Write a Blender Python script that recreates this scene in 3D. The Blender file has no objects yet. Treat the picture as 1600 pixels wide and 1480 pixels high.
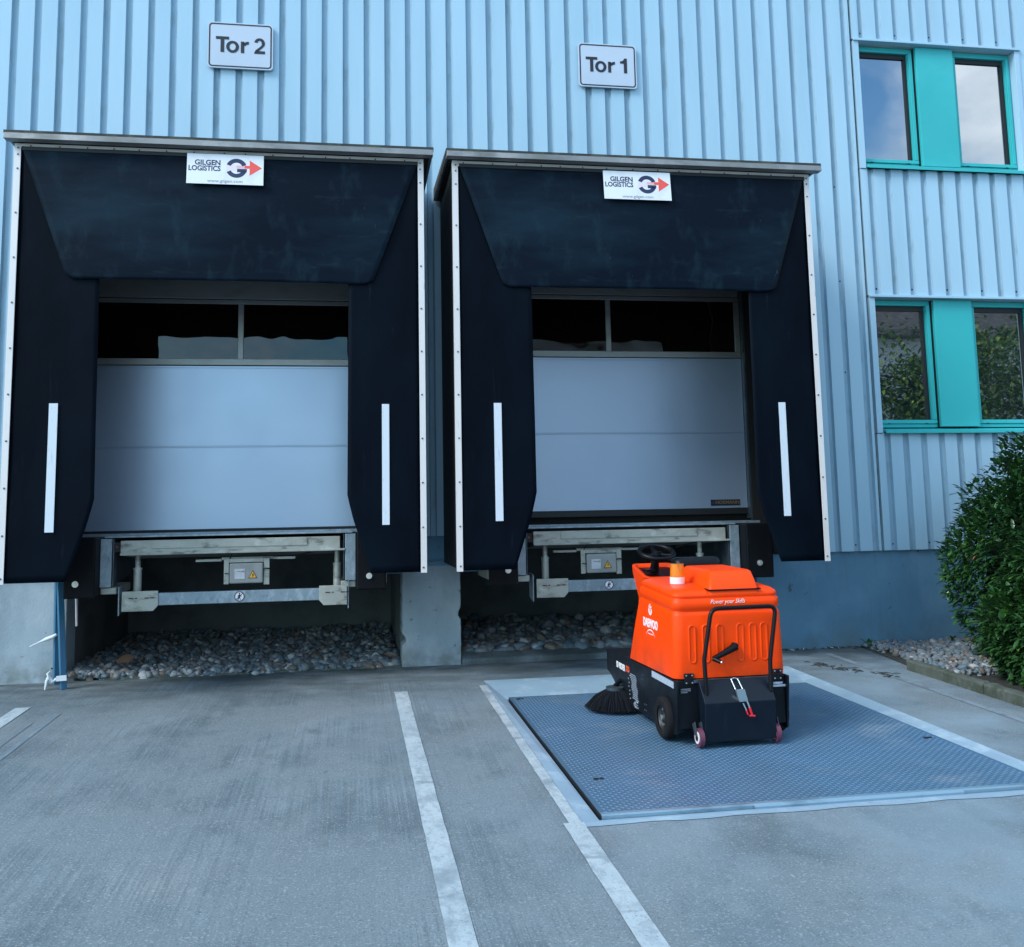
import bpy, bmesh, math, random
from mathutils import Vector, Matrix
R = math.radians
random.seed(7)
SC = bpy.context.scene
COL = SC.collection
S_ = 0.0286379          # fall of the yard away from the building
D_ = 1.1822             # wall plane
def gz(x, y):           # yard surface height
    return S_*(max(y, -14)-D_) if y < D_ else 0.0

# ------------------------------------------------------------------ camera
cam = bpy.data.cameras.new('camera'); camo = bpy.data.objects.new('camera', cam); COL.objects.link(camo)
yaw, pitch, roll = 0.16432506, 0.1181439, -0.01954109
F = Vector((math.sin(yaw)*math.cos(pitch), math.cos(yaw)*math.cos(pitch), math.sin(pitch)))
Rt = Vector((math.cos(yaw), -math.sin(yaw), 0)); Up = Rt.cross(F)
R2 = Rt*math.cos(roll)+Up*math.sin(roll); U2 = -Rt*math.sin(roll)+Up*math.cos(roll)
M = Matrix((R2, U2, -F)).transposed().to_4x4(); M.translation = Vector((2.44738869, -7.55564, 1.28915437))
camo.matrix_world = M
cam.sensor_width = 36; cam.lens = 1527.969/1600*36; cam.shift_y = -(740-623.67)/1600
cam.clip_end = 2000; cam.clip_start = 0.05
SC.camera = camo

# ------------------------------------------------------------------ sky, sun, exposure
W = bpy.data.worlds.new('World'); SC.world = W; W.use_nodes = True
nt = W.node_tree; nt.nodes.clear()
def N(t, **k):
    n = nt.nodes.new(t)
    for a, b in k.items(): setattr(n, a, b)
    return n
SUN_EL, SUN_AZ = 40, -62       # azimuth measured from -y (behind the camera) towards +x; negative = from the left
sky = N('ShaderNodeTexSky', sky_type='NISHITA', sun_disc=False, sun_elevation=R(SUN_EL), sun_rotation=R(180-SUN_AZ), air_density=1.3, dust_density=0.6, ozone_density=1.2)
tc = N('ShaderNodeTexCoord'); mp = N('ShaderNodeMapping'); mp.inputs['Scale'].default_value = (1.3, 1.3, 2.9); mp.inputs['Location'].default_value = (0.35, 0.9, 0.3)
nz = N('ShaderNodeTexNoise'); nz.inputs['Scale'].default_value = 1.9; nz.inputs['Detail'].default_value = 7; nz.inputs['Roughness'].default_value = 0.55
cr = N('ShaderNodeValToRGB'); cr.color_ramp.elements[0].position = 0.40; cr.color_ramp.elements[1].position = 0.60
n2 = N('ShaderNodeTexNoise'); n2.inputs['Scale'].default_value = 4.2; n2.inputs['Detail'].default_value = 5
c2 = N('ShaderNodeValToRGB'); c2.color_ramp.elements[0].position = 0.3; c2.color_ramp.elements[0].color = (3.3, 4.4, 5.2, 1); c2.color_ramp.elements[1].position = 0.75; c2.color_ramp.elements[1].color = (8.3, 8.9, 9.3, 1)
mx = N('ShaderNodeMix', data_type='RGBA'); bg = N('ShaderNodeBackground'); bg.inputs[1].default_value = 0.15; wo = N('ShaderNodeOutputWorld')
L = nt.links.new
L(tc.outputs['Generated'], mp.inputs[0]); L(mp.outputs[0], nz.inputs[0]); L(mp.outputs[0], n2.inputs[0]); L(nz.outputs[0], cr.inputs[0]); L(n2.outputs[0], c2.inputs[0])
vd = N('ShaderNodeVectorMath', operation='DISTANCE'); vd.inputs[1].default_value = (.44, -.81, .36); vs_ = N('ShaderNodeVectorMath', operation='NORMALIZE')
nm = N('ShaderNodeMath', operation='MULTIPLY_ADD'); nm.inputs[1].default_value = .35; mr_ = N('ShaderNodeMapRange'); mr_.inputs[1].default_value = .20; mr_.inputs[2].default_value = .28; mr_.inputs[3].default_value = .04
mm = N('ShaderNodeMath', operation='MULTIPLY'); n3 = N('ShaderNodeTexNoise'); n3.inputs['Scale'].default_value = 7; n3.inputs['Detail'].default_value = 6
L(tc.outputs['Generated'], vs_.inputs[0]); L(vs_.outputs[0], vd.inputs[0]); L(tc.outputs['Generated'], n3.inputs[0]); L(n3.outputs[0], nm.inputs[0]); L(vd.outputs['Value'], nm.inputs[2]); L(nm.outputs[0], mr_.inputs[0])
L(cr.outputs[0], mm.inputs[0]); L(mr_.outputs[0], mm.inputs[1]); L(mm.outputs[0], mx.inputs['Factor']); tn = N('ShaderNodeMix', data_type='RGBA', blend_type='MULTIPLY'); tn.inputs['Factor'].default_value = 1; tn.inputs['B'].default_value = (.47, .83, 1.07, 1); L(sky.outputs[0], tn.inputs['A']); L(tn.outputs['Result'], mx.inputs['A']); L(c2.outputs[0], mx.inputs['B']); L(mx.outputs['Result'], bg.inputs[0]); L(bg.outputs[0], wo.inputs[0])
sun = bpy.data.lights.new('sun', 'SUN'); sun.energy = 1.5; sun.angle = R(22); sun.color = (1, 0.97, 0.93)
suno = bpy.data.objects.new('sun', sun); COL.objects.link(suno)
sd = Vector((math.sin(R(SUN_AZ))*math.cos(R(SUN_EL)), -math.cos(R(SUN_AZ))*math.cos(R(SUN_EL)), math.sin(R(SUN_EL))))
suno.rotation_euler = sd.to_track_quat('Z', 'Y').to_euler()
SC.view_settings.view_transform = 'Standard'; SC.view_settings.look = 'None'; SC.view_settings.exposure = 0.92; SC.view_settings.gamma = 1
SC.render.engine = 'CYCLES'

# ------------------------------------------------------------------ helpers
def tag(o, label=None, cat=None, group=None, kind=None):
    if label: o['label'] = label
    if cat: o['category'] = cat
    if group: o['group'] = group
    if kind: o['kind'] = kind
    return o
def empty(name, loc=(0, 0, 0), rz=0):
    o = bpy.data.objects.new(name, None); COL.objects.link(o); o.location = loc; o.rotation_euler = (0, 0, rz); return o
class MB:
    def __init__(s): s.v = []; s.f = []; s.m = []; s.sm = []
    def add(s, vs, fs, mi=0, smooth=False):
        b = len(s.v); s.v += [tuple(v) for v in vs]
        for f in fs: s.f.append([b+i for i in f]); s.m.append(mi); s.sm.append(smooth)
        return s
    def box(s, x0, x1, y0, y1, z0, z1, mi=0):
        v = [(x, y, z) for x in (x0, x1) for y in (y0, y1) for z in (z0, z1)]
        return s.add(v, [(0, 1, 3, 2), (4, 6, 7, 5), (0, 4, 5, 1), (2, 3, 7, 6), (0, 2, 6, 4), (1, 5, 7, 3)], mi)
    def prism(s, poly, axis, a, b, mi=0):   # poly in the two other axes
        n = len(poly)
        def P(p, c):
            if axis == 'x': return (c, p[0], p[1])
            if axis == 'y': return (p[0], c, p[1])
            return (p[0], p[1], c)
        v = [P(p, a) for p in poly]+[P(p, b) for p in poly]
        f = [tuple(range(n)), tuple(range(2*n-1, n-1, -1))]+[(i, n+i, n+(i+1) % n, (i+1) % n) for i in range(n)]
        return s.add(v, f, mi)
    def loft(s, rings, mi=0, cap=True, smooth=True):
        n = len(rings[0]); v = [p for r in rings for p in r]; f = []
        for k in range(len(rings)-1):
            for i in range(n):
                f.append((k*n+i, k*n+(i+1) % n, (k+1)*n+(i+1) % n, (k+1)*n+i))
        s.add(v, f, mi, smooth)
        if cap:
            s.add(rings[0], [tuple(range(n-1, -1, -1))], mi); s.add(rings[-1], [tuple(range(n))], mi)
        return s
    def tube(s, path, r, n=10, mi=0, closed=False):
        path = [Vector(p) for p in path]; rr = r if isinstance(r, (list, tuple)) else [r]*len(path); rings = []
        prev = None; m = len(path)
        for i, p in enumerate(path):
            a = path[(i-1) % m] if (closed or i > 0) else p; b = path[(i+1) % m] if (closed or i < m-1) else p
            t = (b-a).normalized()
            u = (prev - t*prev.dot(t)) if prev is not None else t.orthogonal()
            if u.length < 1e-6: u = t.orthogonal()
            u.normalize(); prev = u; w = t.cross(u)
            rings.append([p+u*rr[i]*math.cos(2*math.pi*k/n)+w*rr[i]*math.sin(2*math.pi*k/n) for k in range(n)])
        if closed: rings.append(rings[0]); return s.loft(rings, mi, cap=False)
        return s.loft(rings, mi)
    def cyl(s, c, axis, r, h, n=20, mi=0, r2=None):
        d = {'x': Vector((1, 0, 0)), 'y': Vector((0, 1, 0)), 'z': Vector((0, 0, 1))}[axis] if isinstance(axis, str) else Vector(axis).normalized()
        c = Vector(c); return s.tube([c-d*h/2, c+d*h/2], [r, r if r2 is None else r2], n, mi)
    def build(s, name, mats, parent=None, bevel=0, seg=2, mw=None):
        me = bpy.data.meshes.new(name); me.from_pydata(s.v, [], s.f)
        if not isinstance(mats, (list, tuple)): mats = [mats]
        for m in mats: me.materials.append(m)
        for p, mi, sm in zip(me.polygons, s.m, s.sm): p.material_index = mi; p.use_smooth = sm
        bm = bmesh.new(); bm.from_mesh(me); bmesh.ops.recalc_face_normals(bm, faces=bm.faces); bm.to_mesh(me); bm.free()
        o = bpy.data.objects.new(name, me); COL.objects.link(o)
        if parent: o.parent = parent
        if mw: o.matrix_local = mw
        if bevel:
            b = o.modifiers.new('bevel', 'BEVEL'); b.width = bevel; b.segments = seg; b.limit_method = 'ANGLE'; b.angle_limit = R(35)
            b.harden_normals = False
        return o
def sheet(name, poly, mat, parent=None):      # one flat polygon (list of 3D points)
    m = MB(); m.add(poly, [tuple(range(len(poly)))]); return m.build(name, mat, parent)
def text(name, s, size, mat, parent, mw, bold=0.0, ext=0.001, ax='CENTER', xs=1.0, shear=0):
    cu = bpy.data.curves.new(name, 'FONT'); cu.body = s; cu.size = size; cu.offset = bold; cu.extrude = ext; cu.align_x = ax; cu.align_y = 'CENTER'; cu.shear = shear; cu.resolution_u = 3
    t = bpy.data.objects.new('tmp', cu); COL.objects.link(t)
    dg = bpy.context.evaluated_depsgraph_get(); dg.update()
    me = bpy.data.meshes.new_from_object(t.evaluated_get(dg)); bpy.data.objects.remove(t)
    me.materials.clear(); me.materials.append(mat)
    me.transform(Matrix.Diagonal((xs, 1, 1, 1)))
    o = bpy.data.objects.new(name, me); COL.objects.link(o)
    if parent: o.parent = parent
    o.matrix_local = mw; return o
def face_front(x, y, z, rz=0, tilt=0):   # a sheet in xy turned to face -y
    return Matrix.Translation((x, y, z)) @ Matrix.Rotation(rz, 4, 'Z') @ Matrix.Rotation(R(90)+tilt, 4, 'X')

# ------------------------------------------------------------------ materials
def mat(name, col, rough=0.7, metal=0.0, spec=0.5, layers=(), bump=(), rvar=None, coat=0.0, emit=None):
    """layers: (colour2, scale, (sx,sy,sz), lo, hi, amount, detail[, 'musgrave-like' roughness]); bump: (scale,(sx,sy,sz),dist,strength)"""
    m = bpy.data.materials.new(name); m.use_nodes = True; t = m.node_tree; b = t.nodes['Principled BSDF']
    b.inputs['Roughness'].default_value = rough; b.inputs['Metallic'].default_value = metal; b.inputs['Specular IOR Level'].default_value = spec
    b.inputs['Coat Weight'].default_value = coat
    n = lambda ty: t.nodes.new(ty)
    co = n('ShaderNodeTexCoord').outputs['Object']; cur = None
    def noise(scale, sc, detail, rg=0.55):
        mp = n('ShaderNodeMapping'); mp.inputs['Scale'].default_value = sc; t.links.new(co, mp.inputs[0])
        z = n('ShaderNodeTexNoise'); z.inputs['Scale'].default_value = scale; z.inputs['Detail'].default_value = detail; z.inputs['Roughness'].default_value = rg
        t.links.new(mp.outputs[0], z.inputs[0]); return z.outputs[0]
    base = n('ShaderNodeRGB'); base.outputs[0].default_value = (*col, 1); cur = base.outputs[0]
    for l in layers:
        c2, scale, sc, lo, hi, amt = l[:6]; det = l[6] if len(l) > 6 else 6
        nz = noise(scale, sc, det, 0.6)
        mr = n('ShaderNodeMapRange'); mr.inputs[1].default_value = lo; mr.inputs[2].default_value = hi; mr.inputs[4].default_value = amt; t.links.new(nz, mr.inputs[0])
        fac = mr.outputs[0]
        if len(l) > 7:     # (axis, from, to): layer limited along an axis of the thing
            ax, a0, a1 = l[7]; sp = n('ShaderNodeSeparateXYZ'); t.links.new(co, sp.inputs[0])
            m2 = n('ShaderNodeMapRange'); m2.inputs[1].default_value = a0; m2.inputs[2].default_value = a1; t.links.new(sp.outputs[ax], m2.inputs[0])
            mu = n('ShaderNodeMath'); mu.operation = 'MULTIPLY'; t.links.new(fac, mu.inputs[0]); t.links.new(m2.outputs[0], mu.inputs[1]); fac = mu.outputs[0]
        mi = n('ShaderNodeMix'); mi.data_type = 'RGBA'; t.links.new(fac, mi.inputs['Factor']); t.links.new(cur, mi.inputs['A']); mi.inputs['B'].default_value = (*c2, 1); cur = mi.outputs['Result']
    t.links.new(cur, b.inputs['Base Color'])
    prev = None
    for bs, sc, dist, st in bump:
        bn = n('ShaderNodeBump'); bn.inputs['Distance'].default_value = dist; bn.inputs['Strength'].default_value = st
        t.links.new(noise(bs, sc, 5), bn.inputs['Height'])
        if prev: t.links.new(prev, bn.inputs['Normal'])
        prev = bn.outputs[0]
    if prev: t.links.new(prev, b.inputs['Normal'])
    if rvar:
        mr = n('ShaderNodeMapRange'); mr.inputs[1].default_value = .3; mr.inputs[2].default_value = .7; mr.inputs[3].default_value = rvar[2]; mr.inputs[4].default_value = rvar[3]
        t.links.new(noise(rvar[0], rvar[1], 5), mr.inputs[0]); t.links.new(mr.outputs[0], b.inputs['Roughness'])
    if emit: b.inputs['Emission Color'].default_value = (*emit[0], 1); b.inputs['Emission Strength'].default_value = emit[1]
    return m
U = (1, 1, 1)
M_yard = mat('yard concrete', (.128, .172, .196), .82, layers=[
    ((0.081, 0.110, 0.124), .8, (1, .7, 1), .42, .62, .85, 8), ((0.228, 0.278, 0.302), 1.3, (1, .6, 1), .50, .68, .65, 9), ((0.190, 0.230, 0.245), 3.6, U, .52, .66, .5, 9),
    ((0.071, 0.097, 0.110), 5, (1, .5, 1), .56, .70, .6, 9), ((0.180, 0.159, 0.147), .8, (.8, 1, 1), .56, .72, .4, 5),
    ((0.057, 0.080, 0.090), 66, (1, .008, .1), .50, .57, .30, 1, (0, 3.7, 3.3)), ((0.257, 0.292, 0.310), 90, (1, .008, .1), .55, .61, .20, 1, (0, 3.7, 3.3)), ((0.157, 0.194, 0.211), 1.6, (1, .6, 1), .46, .56, .80, 8),
    ((0.048, 0.066, 0.074), 14, U, .66, .73, .5, 5), ((0.399, 0.433, 0.441), 95, U, .55, .68, .50, 3), ((0.028, 0.044, 0.053), 105, U, .55, .68, .50, 3), ((0.399, 0.424, 0.425), 11, (2.5, .7, 1), .70, .745, .5, 9), ((0.380, 0.406, 0.408), 26, (.5, 2, 1), .72, .76, .6, 7),
    ((0.215, 0.295, 0.350), 1.1, (1, 1, 1), .40, .60, .75, 8, (0, 2.2, 6.5)),
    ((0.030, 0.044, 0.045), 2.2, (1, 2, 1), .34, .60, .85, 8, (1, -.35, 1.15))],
    bump=[(66, (1, .008, .1), .003, .3), (100, U, .003, .5)], rvar=(3, U, .7, .95))
M_rim = mat('pit rim cement', (.25, .37, .45), .75, layers=[((.22, .31, .39), 2.4, (1, 1, 1), .42, .64, .7, 8), ((.45, .55, .62), 5, U, .52, .72, .6, 8), ((.16, .22, .28), 30, U, .6, .75, .5, 4), ((.3, .27, .25), 2, U, .62, .74, .4)], bump=[(90, U, .003, .4)])
M_line = mat('worn white paint', (.36, .43, .46), .75, layers=[((.46, .52, .54), 3, U, .4, .6, .6), ((.17, .22, .25), 6, (1, .7, 1), .50, .66, .75, 9), ((.25, .30, .33), 26, (1, .5, 1), .50, .66, .75, 8), ((.17, .21, .24), 80, U, .56, .68, .7, 4), ((.12, .15, .17), 3.2, (1, 3, 1), .62, .70, .5)], bump=[(160, U, .003, .6)])
M_wall = mat('plinth concrete', (.11, .24, .34), .8, layers=[((.07, .17, .28), 1.3, U, .42, .68, .6, 8), ((.16, .30, .43), 2.6, (1, 1, .6), .52, .72, .55, 8), ((.05, .07, .08), 9, U, .68, .73, .8, 3), ((.08, .11, .10), 2.5, (1, 1, .8), .40, .62, .8, 8, (2, .32, -.05)), ((.10, .14, .16), 5, (3, 3, .25), .56, .72, .4, 6)], bump=[(70, U, .003, .5), (9, U, .01, .25)])
M_pillar = mat('pillar concrete', (.33, .41, .46), .8, layers=[((.2, .26, .30), 2.2, (1, 1, .5), .44, .68, .6, 8), ((.46, .53, .57), 3, (1, 1, .6), .52, .72, .6, 8), ((.09, .12, .13), 13, U, .66, .72, .8, 4), ((.12, .14, .12), 5, U, .40, .6, .85, 8, (2, .25, -.03))], bump=[(60, U, .004, .5), (12, U, .012, .3)])
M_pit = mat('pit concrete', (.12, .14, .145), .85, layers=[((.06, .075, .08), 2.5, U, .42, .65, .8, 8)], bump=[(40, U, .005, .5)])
M_clad = mat('blue coated sheet', (.375, .56, .68), .42, spec=.45, layers=[((.30, .48, .60), 1.1, (2, 2, .25), .42, .66, .6, 6), ((.38, .56, .71), 2.3, (3, 1, .2), .54, .72, .35, 6), ((.40, .55, .66), 22, U, .62, .74, .3, 4)], bump=[(3, (1, 1, .3), .006, .25)], rvar=(2, (1, 1, .3), .34, .55))
M_cladg = mat('shaded grimy groove sheet', (.27, .42, .53), .5, spec=.35, layers=[((.17, .27, .33), 2.5, (2, 1, .22), .48, .72, .6, 8), ((.16, .23, .24), 14, (1, 1, .3), .54, .70, .45, 6)], bump=[(30, (1, 1, .4), .002, .4)])  # darker tone holds painted recess shade as well as grime
M_clad_dirty = mat('dirty corner groove', (.15, .23, .28), .6, layers=[((.07, .10, .10), 4, (1, 1, .3), .40, .62, .85, 8), ((.22, .30, .33), 18, U, .55, .66, .6, 5)])
M_soffit = mat('soffit sheet', (.40, .45, .48), .6, layers=[((.2, .2, .18), 8, (.3, 1, 1), .52, .7, .5)])
M_screw = mat('dark screw', (.03, .04, .05), .5, .3)
M_teal = mat('turquoise coated aluminium', (.030, .41, .42), .40, spec=.4, layers=[((.06, .54, .57), 1.2, U, .45, .7, .5, 5), ((.02, .40, .43), 6, U, .56, .74, .3, 5)], rvar=(4, U, .32, .5))
M_black = mat('black gasket', (.008, .01, .012), .55)
M_rubber = mat('black rubber curtain', (.0020, .0065, .0145), .5, spec=.08, layers=[((.008, .026, .042), 1.6, (.45, 1, 1.5), .46, .70, .7, 6), ((.018, .048, .068), 6, (1, 1, .5), .54, .76, .45, 9), ((.035, .07, .09), 7, (.35, 1, 1.6), .60, .76, .25, 9), ((.10, .14, .17), 12, (1.5, 1, .5), .70, .78, .6, 9)], bump=[(2.2, (.5, 1, 1), .03, .35), (120, U, .001, .3)], rvar=(2.6, (1, 1, .5), .36, .62))
M_rubber_s = mat('black side curtain', (.0010, .0030, .0070), .5, spec=.05, layers=[((.0025, .007, .013), 1.3, (1, 1, .5), .46, .68, .8, 6), ((.014, .024, .034), 7, (3, 1, .22), .63, .76, .6, 8), ((.05, .065, .08), 20, (3, 1, .3), .69, .77, .5, 6)], bump=[(2.2, (1, 1, .6), .02, .3), (120, U, .001, .3)])
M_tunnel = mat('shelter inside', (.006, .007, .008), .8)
M_sidep = mat('shelter side panel', (.012, .016, .020), .7)
M_alu = mat('white aluminium', (.70, .66, .64), .4, .15, layers=[((.5, .47, .45), 4, (1, 1, .2), .5, .72, .5), ((.30, .27, .25), 40, (1, 1, .2), .64, .74, .5)])
M_gutter = mat('weathered zinc edge', (.22, .23, .23), .5, .4, layers=[((.12, .13, .12), 6, (.5, 1, 1), .46, .66, .7), ((.45, .45, .44), 3, U, .55, .7, .5)])
M_tar = mat('roofing felt', (.035, .04, .04), .9, layers=[((.09, .10, .07), 9, U, .5, .66, .7)])
M_galv = mat('galvanised steel', (.24, .30, .34), .48, .55, layers=[((.36, .43, .49), 16, (1, 1, .6), .48, .64, .8, 4), ((.14, .18, .21), 28, (1, 1, .5), .56, .68, .6, 4), ((.06, .06, .05), 5, U, .62, .74, .6)], rvar=(20, U, .38, .62))
M_galvl = mat('pale galvanised plate', (.38, .385, .345), .5, .35, layers=[((.27, .27, .22), 5, (.6, 1, 1), .45, .66, .7, 8), ((.08, .08, .065), 10, (.6, 1, 1.4), .55, .68, .75, 8), ((.55, .56, .53), 9, U, .58, .7, .5)], bump=[(24, (.3, 1, 1), .003, .4)])
M_under = mat('underside steel', (.22, .23, .215), .6, .3, layers=[((.09, .10, .10), 5, (.7, 1, 2), .44, .66, .8, 8)])
M_dsteel = mat('dark side steel', (.06, .08, .095), .5, .5, layers=[((.14, .18, .21), 7, (1, 1, .7), .5, .68, .8, 7), ((.03, .03, .03), 12, U, .56, .7, .6)])
M_bumper = mat('bumper rubber', (.003, .004, .006), .55, spec=.15, layers=[((.05, .055, .06), 14, U, .62, .74, .7, 7)], bump=[(30, U, .004, .5)])
M_door = mat('silver door skin', (.41, .50, .63), .32, .55, spec=.5, layers=[((.37, .46, .59), 1.3, U, .45, .66, .6), ((.5, .5, .5), 60, (.3, 1, 1), .7, .78, .3)], bump=[(1.1, U, .004, .12)], rvar=(2, U, .30, .36))
M_doorf = mat('door frame aluminium', (.34, .35, .34), .42, .6, layers=[((.2, .2, .19), 6, (.5, 1, 1), .5, .7, .5)])
M_logo = mat('logo sheet white', (.72, .74, .77), .45, layers=[((.58, .60, .64), 7, (1, 1, 3), .5, .68, .5, 6)])
M_sign = mat('sign white', (.48, .56, .66), .4, layers=[((.42, .50, .60), 2.5, U, .45, .66, .5)])
M_ink = mat('sign black', (.010, .012, .022), .45)
M_navy = mat('logo navy', (.012, .022, .075), .45)
M_red = mat('logo red', (.80, .085, .065), .45)
M_pink = mat('logo pink fade', (.70, .42, .45), .45)
M_lilac = mat('logo pale fade', (.72, .62, .68), .45)
M_grey = mat('grey print', (.22, .24, .28), .5)
M_strip = mat('white reflective strip', (.60, .66, .72), .42, layers=[((.42, .47, .53), 18, (2, 1, .4), .56, .68, .6, 7), ((.12, .15, .18), 30, (3, 1, .25), .70, .75, .8, 4)])
M_yel = mat('warning yellow', (.75, .36, .02), .5)
M_box = mat('grey plastic box', (.26, .27, .26), .5, layers=[((.17, .18, .17), 8, U, .48, .68, .6)])
M_paper = mat('label paper', (.50, .50, .52), .6, layers=[((.36, .36, .38), 22, U, .5, .68, .6)])
M_bluepost = mat('blue painted profile', (.025, .13, .235), .42, layers=[((.05, .19, .31), 4, (1, 1, .3), .5, .7, .6), ((.02, .08, .14), 12, (1, 1, .3), .56, .7, .6)])
M_tape = mat('white tape', (.60, .66, .70), .6)
M_tread = mat('treadplate steel', (.085, .165, .245), .40, .3, spec=.5, layers=[((.09, .19, .31), 1.1, (1, .8, 1), .42, .66, .8, 8), ((.22, .28, .34), 2.2, (.7, 1, 1), .54, .72, .6, 9), ((.10, .13, .17), 40, U, .56, .7, .5, 4), ((.30, .33, .35), 6, (.5, 1, 1), .66, .76, .5, 8)], rvar=(3, U, .36, .6))
M_edge = mat('plate edge steel', (.25, .38, .47), .42, .5, layers=[((.12, .20, .26), 12, (.4, 1, 1), .5, .68, .7)])
M_kerb = mat('mossy kerb stone', (.085, .10, .085), .9, layers=[((.04, .055, .035), 6, U, .42, .62, .85, 8), ((.16, .17, .15), 20, U, .56, .7, .6, 6)], bump=[(40, U, .006, .7)])
M_leaf = mat('laurel leaf', (.034, .105, .030), .34, spec=.6, layers=[((.04, .125, .025), .9, U, .42, .62, .7, 4), ((.010, .035, .016), 2.5, U, .46, .66, .6, 4)])
M_leaf2 = mat('young laurel leaf', (.09, .24, .025), .4, spec=.5, layers=[((.05, .15, .02), 3, U, .42, .6, .7)])
M_leafd = mat('dry leaf', (.25, .10, .05), .6)
M_bark = mat('bark', (.05, .045, .035), .9, bump=[(30, (1, 1, .3), .01, .7)])
M_soil = mat('soil', (.03, .032, .028), .95, layers=[((.06, .06, .05), 12, U, .5, .7, .7)], bump=[(30, U, .02, .8)])
M_st = [mat('pebble grey', (.18, .205, .22), .65, layers=[((.10, .11, .12), 9, U, .45, .62, .7)]), mat('pebble light', (.36, .38, .39), .6, layers=[((.22, .22, .22), 12, U, .45, .62, .7)]), mat('pebble blue', (.10, .15, .18), .6, layers=[((.16, .2, .23), 14, U, .5, .66, .6)]), mat('pebble brown', (.17, .14, .115), .7, layers=[((.09, .08, .07), 9, U, .45, .62, .7)])]
# sweeper
M_or = mat('orange moulded plastic', (1.0, .062, .0), .40, spec=.22, layers=[((.92, .048, .0), 2.5, U, .45, .7, .5), ((.62, .06, .01), 26, (1, 1, .5), .70, .78, .35, 5), ((.30, .05, .015), 7, (1, 1, 1), .38, .66, .55, 8, (2, .56, .385)), ((1.0, .22, .10), 30, (3, 3, .5), .69, .76, .45, 6)], bump=[(260, U, .0006, .35)], rvar=(5, U, .30, .44))
M_chas = mat('black chassis paint', (.0035, .005, .008), .42, spec=.25, layers=[((.009, .012, .016), 3, U, .48, .7, .7), ((.07, .075, .08), 34, (1, 1, .6), .68, .76, .6, 6)], bump=[(200, U, .0006, .4)], rvar=(6, U, .32, .55))
M_bin = mat('black dust bin', (.003, .007, .014), .34, spec=.3, layers=[((.016, .024, .036), 14, (1, 1, .5), .62, .76, .6, 7)], rvar=(5, U, .28, .5))
M_tyre = mat('tyre rubber', (.009, .009, .010), .8, spec=.2, layers=[((.035, .034, .032), 9, U, .52, .7, .6)])
M_rim2 = mat('wheel hub', (.04, .042, .045), .4, .5)
M_bolt = mat('bright bolt', (.65, .63, .58), .3, .8)
M_chrome = mat('zinc plated latch', (.45, .55, .58), .3, .8)
M_redg = mat('red grip', (.70, .015, .03), .45)
M_caster = mat('purple caster tyre', (.13, .032, .06), .5, layers=[((.12, .05, .08), 20, U, .5, .7, .6)])
M_amber = mat('amber lens', (.80, .22, .006), .2, spec=.5, layers=[((.45, .09, .004), 30, (1, 1, .2), .48, .62, .6)], coat=.6)
M_white = mat('white plastic', (.75, .72, .72), .4)
M_wlet = mat('white lettering', (.85, .82, .82), .45)
M_lab = mat('pale sticker', (.42, .48, .56), .45, layers=[((.25, .3, .38), 40, (1, 1, 4), .45, .6, .6)])
M_seat = mat('black seat vinyl', (.003, .004, .006), .38, spec=.22)
M_brist = mat('black bristles', (.004, .006, .010), .7, spec=.2)
M_roofo = mat('opposite roof tiles', (.10, .085, .075), .8, layers=[((.22, .19, .18), 3, (1, 8, 1), .45, .6, .8)])
M_wallo = mat('opposite pale wall', (.55, .56, .56), .8)
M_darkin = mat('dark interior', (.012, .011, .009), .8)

def glass(name, base, fac, tint=(1, 1, 1), wavy=0.0, rough=0.012):
    m = bpy.data.materials.new(name); m.use_nodes = True; t = m.node_tree; t.nodes.clear()
    o = t.nodes.new('ShaderNodeOutputMaterial'); mi = t.nodes.new('ShaderNodeMixShader'); d = t.nodes.new('ShaderNodeBsdfDiffuse'); g = t.nodes.new('ShaderNodeBsdfGlossy')
    d.inputs[0].default_value = (*base, 1); g.inputs[0].default_value = (*tint, 1); g.inputs['Roughness'].default_value = rough; mi.inputs[0].default_value = fac
    t.links.new(d.outputs[0], mi.inputs[1]); t.links.new(g.outputs[0], mi.inputs[2]); t.links.new(mi.outputs[0], o.inputs[0])
    if wavy:
        co = t.nodes.new('ShaderNodeTexCoord'); z = t.nodes.new('ShaderNodeTexNoise'); z.inputs['Scale'].default_value = 2.2; b = t.nodes.new('ShaderNodeBump'); b.inputs['Distance'].default_value = wavy; b.inputs['Strength'].default_value = 1
        t.links.new(co.outputs['Object'], z.inputs[0]); t.links.new(z.outputs[0], b.inputs['Height']); t.links.new(b.outputs[0], g.inputs['Normal'])
    return m
M_glass = glass('coated window glass', (.012, .016, .02), .37, (.92, .95, 1), wavy=.0006)
M_dglass = glass('door glazing', (.006, .004, .003), .055, wavy=.006, rough=.02)

# ------------------------------------------------------------------ ground
PX0, PX1, PY0, PY1 = 3.495, 6.085, -2.985, .425       # lift pit, outer edge
def build_ground():
    m = MB()
    xs = [-60, -12, 0, PX0, PX1, 12, 70]; ys = [-140, -30, -14, -6, PY0, PY1, D_+.03]
    idx = {}
    for i, x in enumerate(xs):
        for j, y in enumerate(ys):
            idx[i, j] = len(m.v); m.v.append((x, y, gz(x, y) if y < D_ else 0.0))
    for i in range(len(xs)-1):
        for j in range(len(ys)-1):
            if xs[i] == PX0 and ys[j] == PY0: continue
            m.f.append([idx[i, j], idx[i+1, j], idx[i+1, j+1], idx[i, j+1]]); m.m.append(0); m.sm.append(False)
    o = m.build('ground', M_yard); tag(o, kind='structure')
build_ground()
IX0, IX1, IY0, IY1 = 3.588, 5.965, -2.925, -.165      # plate opening
def P(x, y, dz=0): return (x, y, gz(x, y)+dz)
m = MB()
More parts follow.
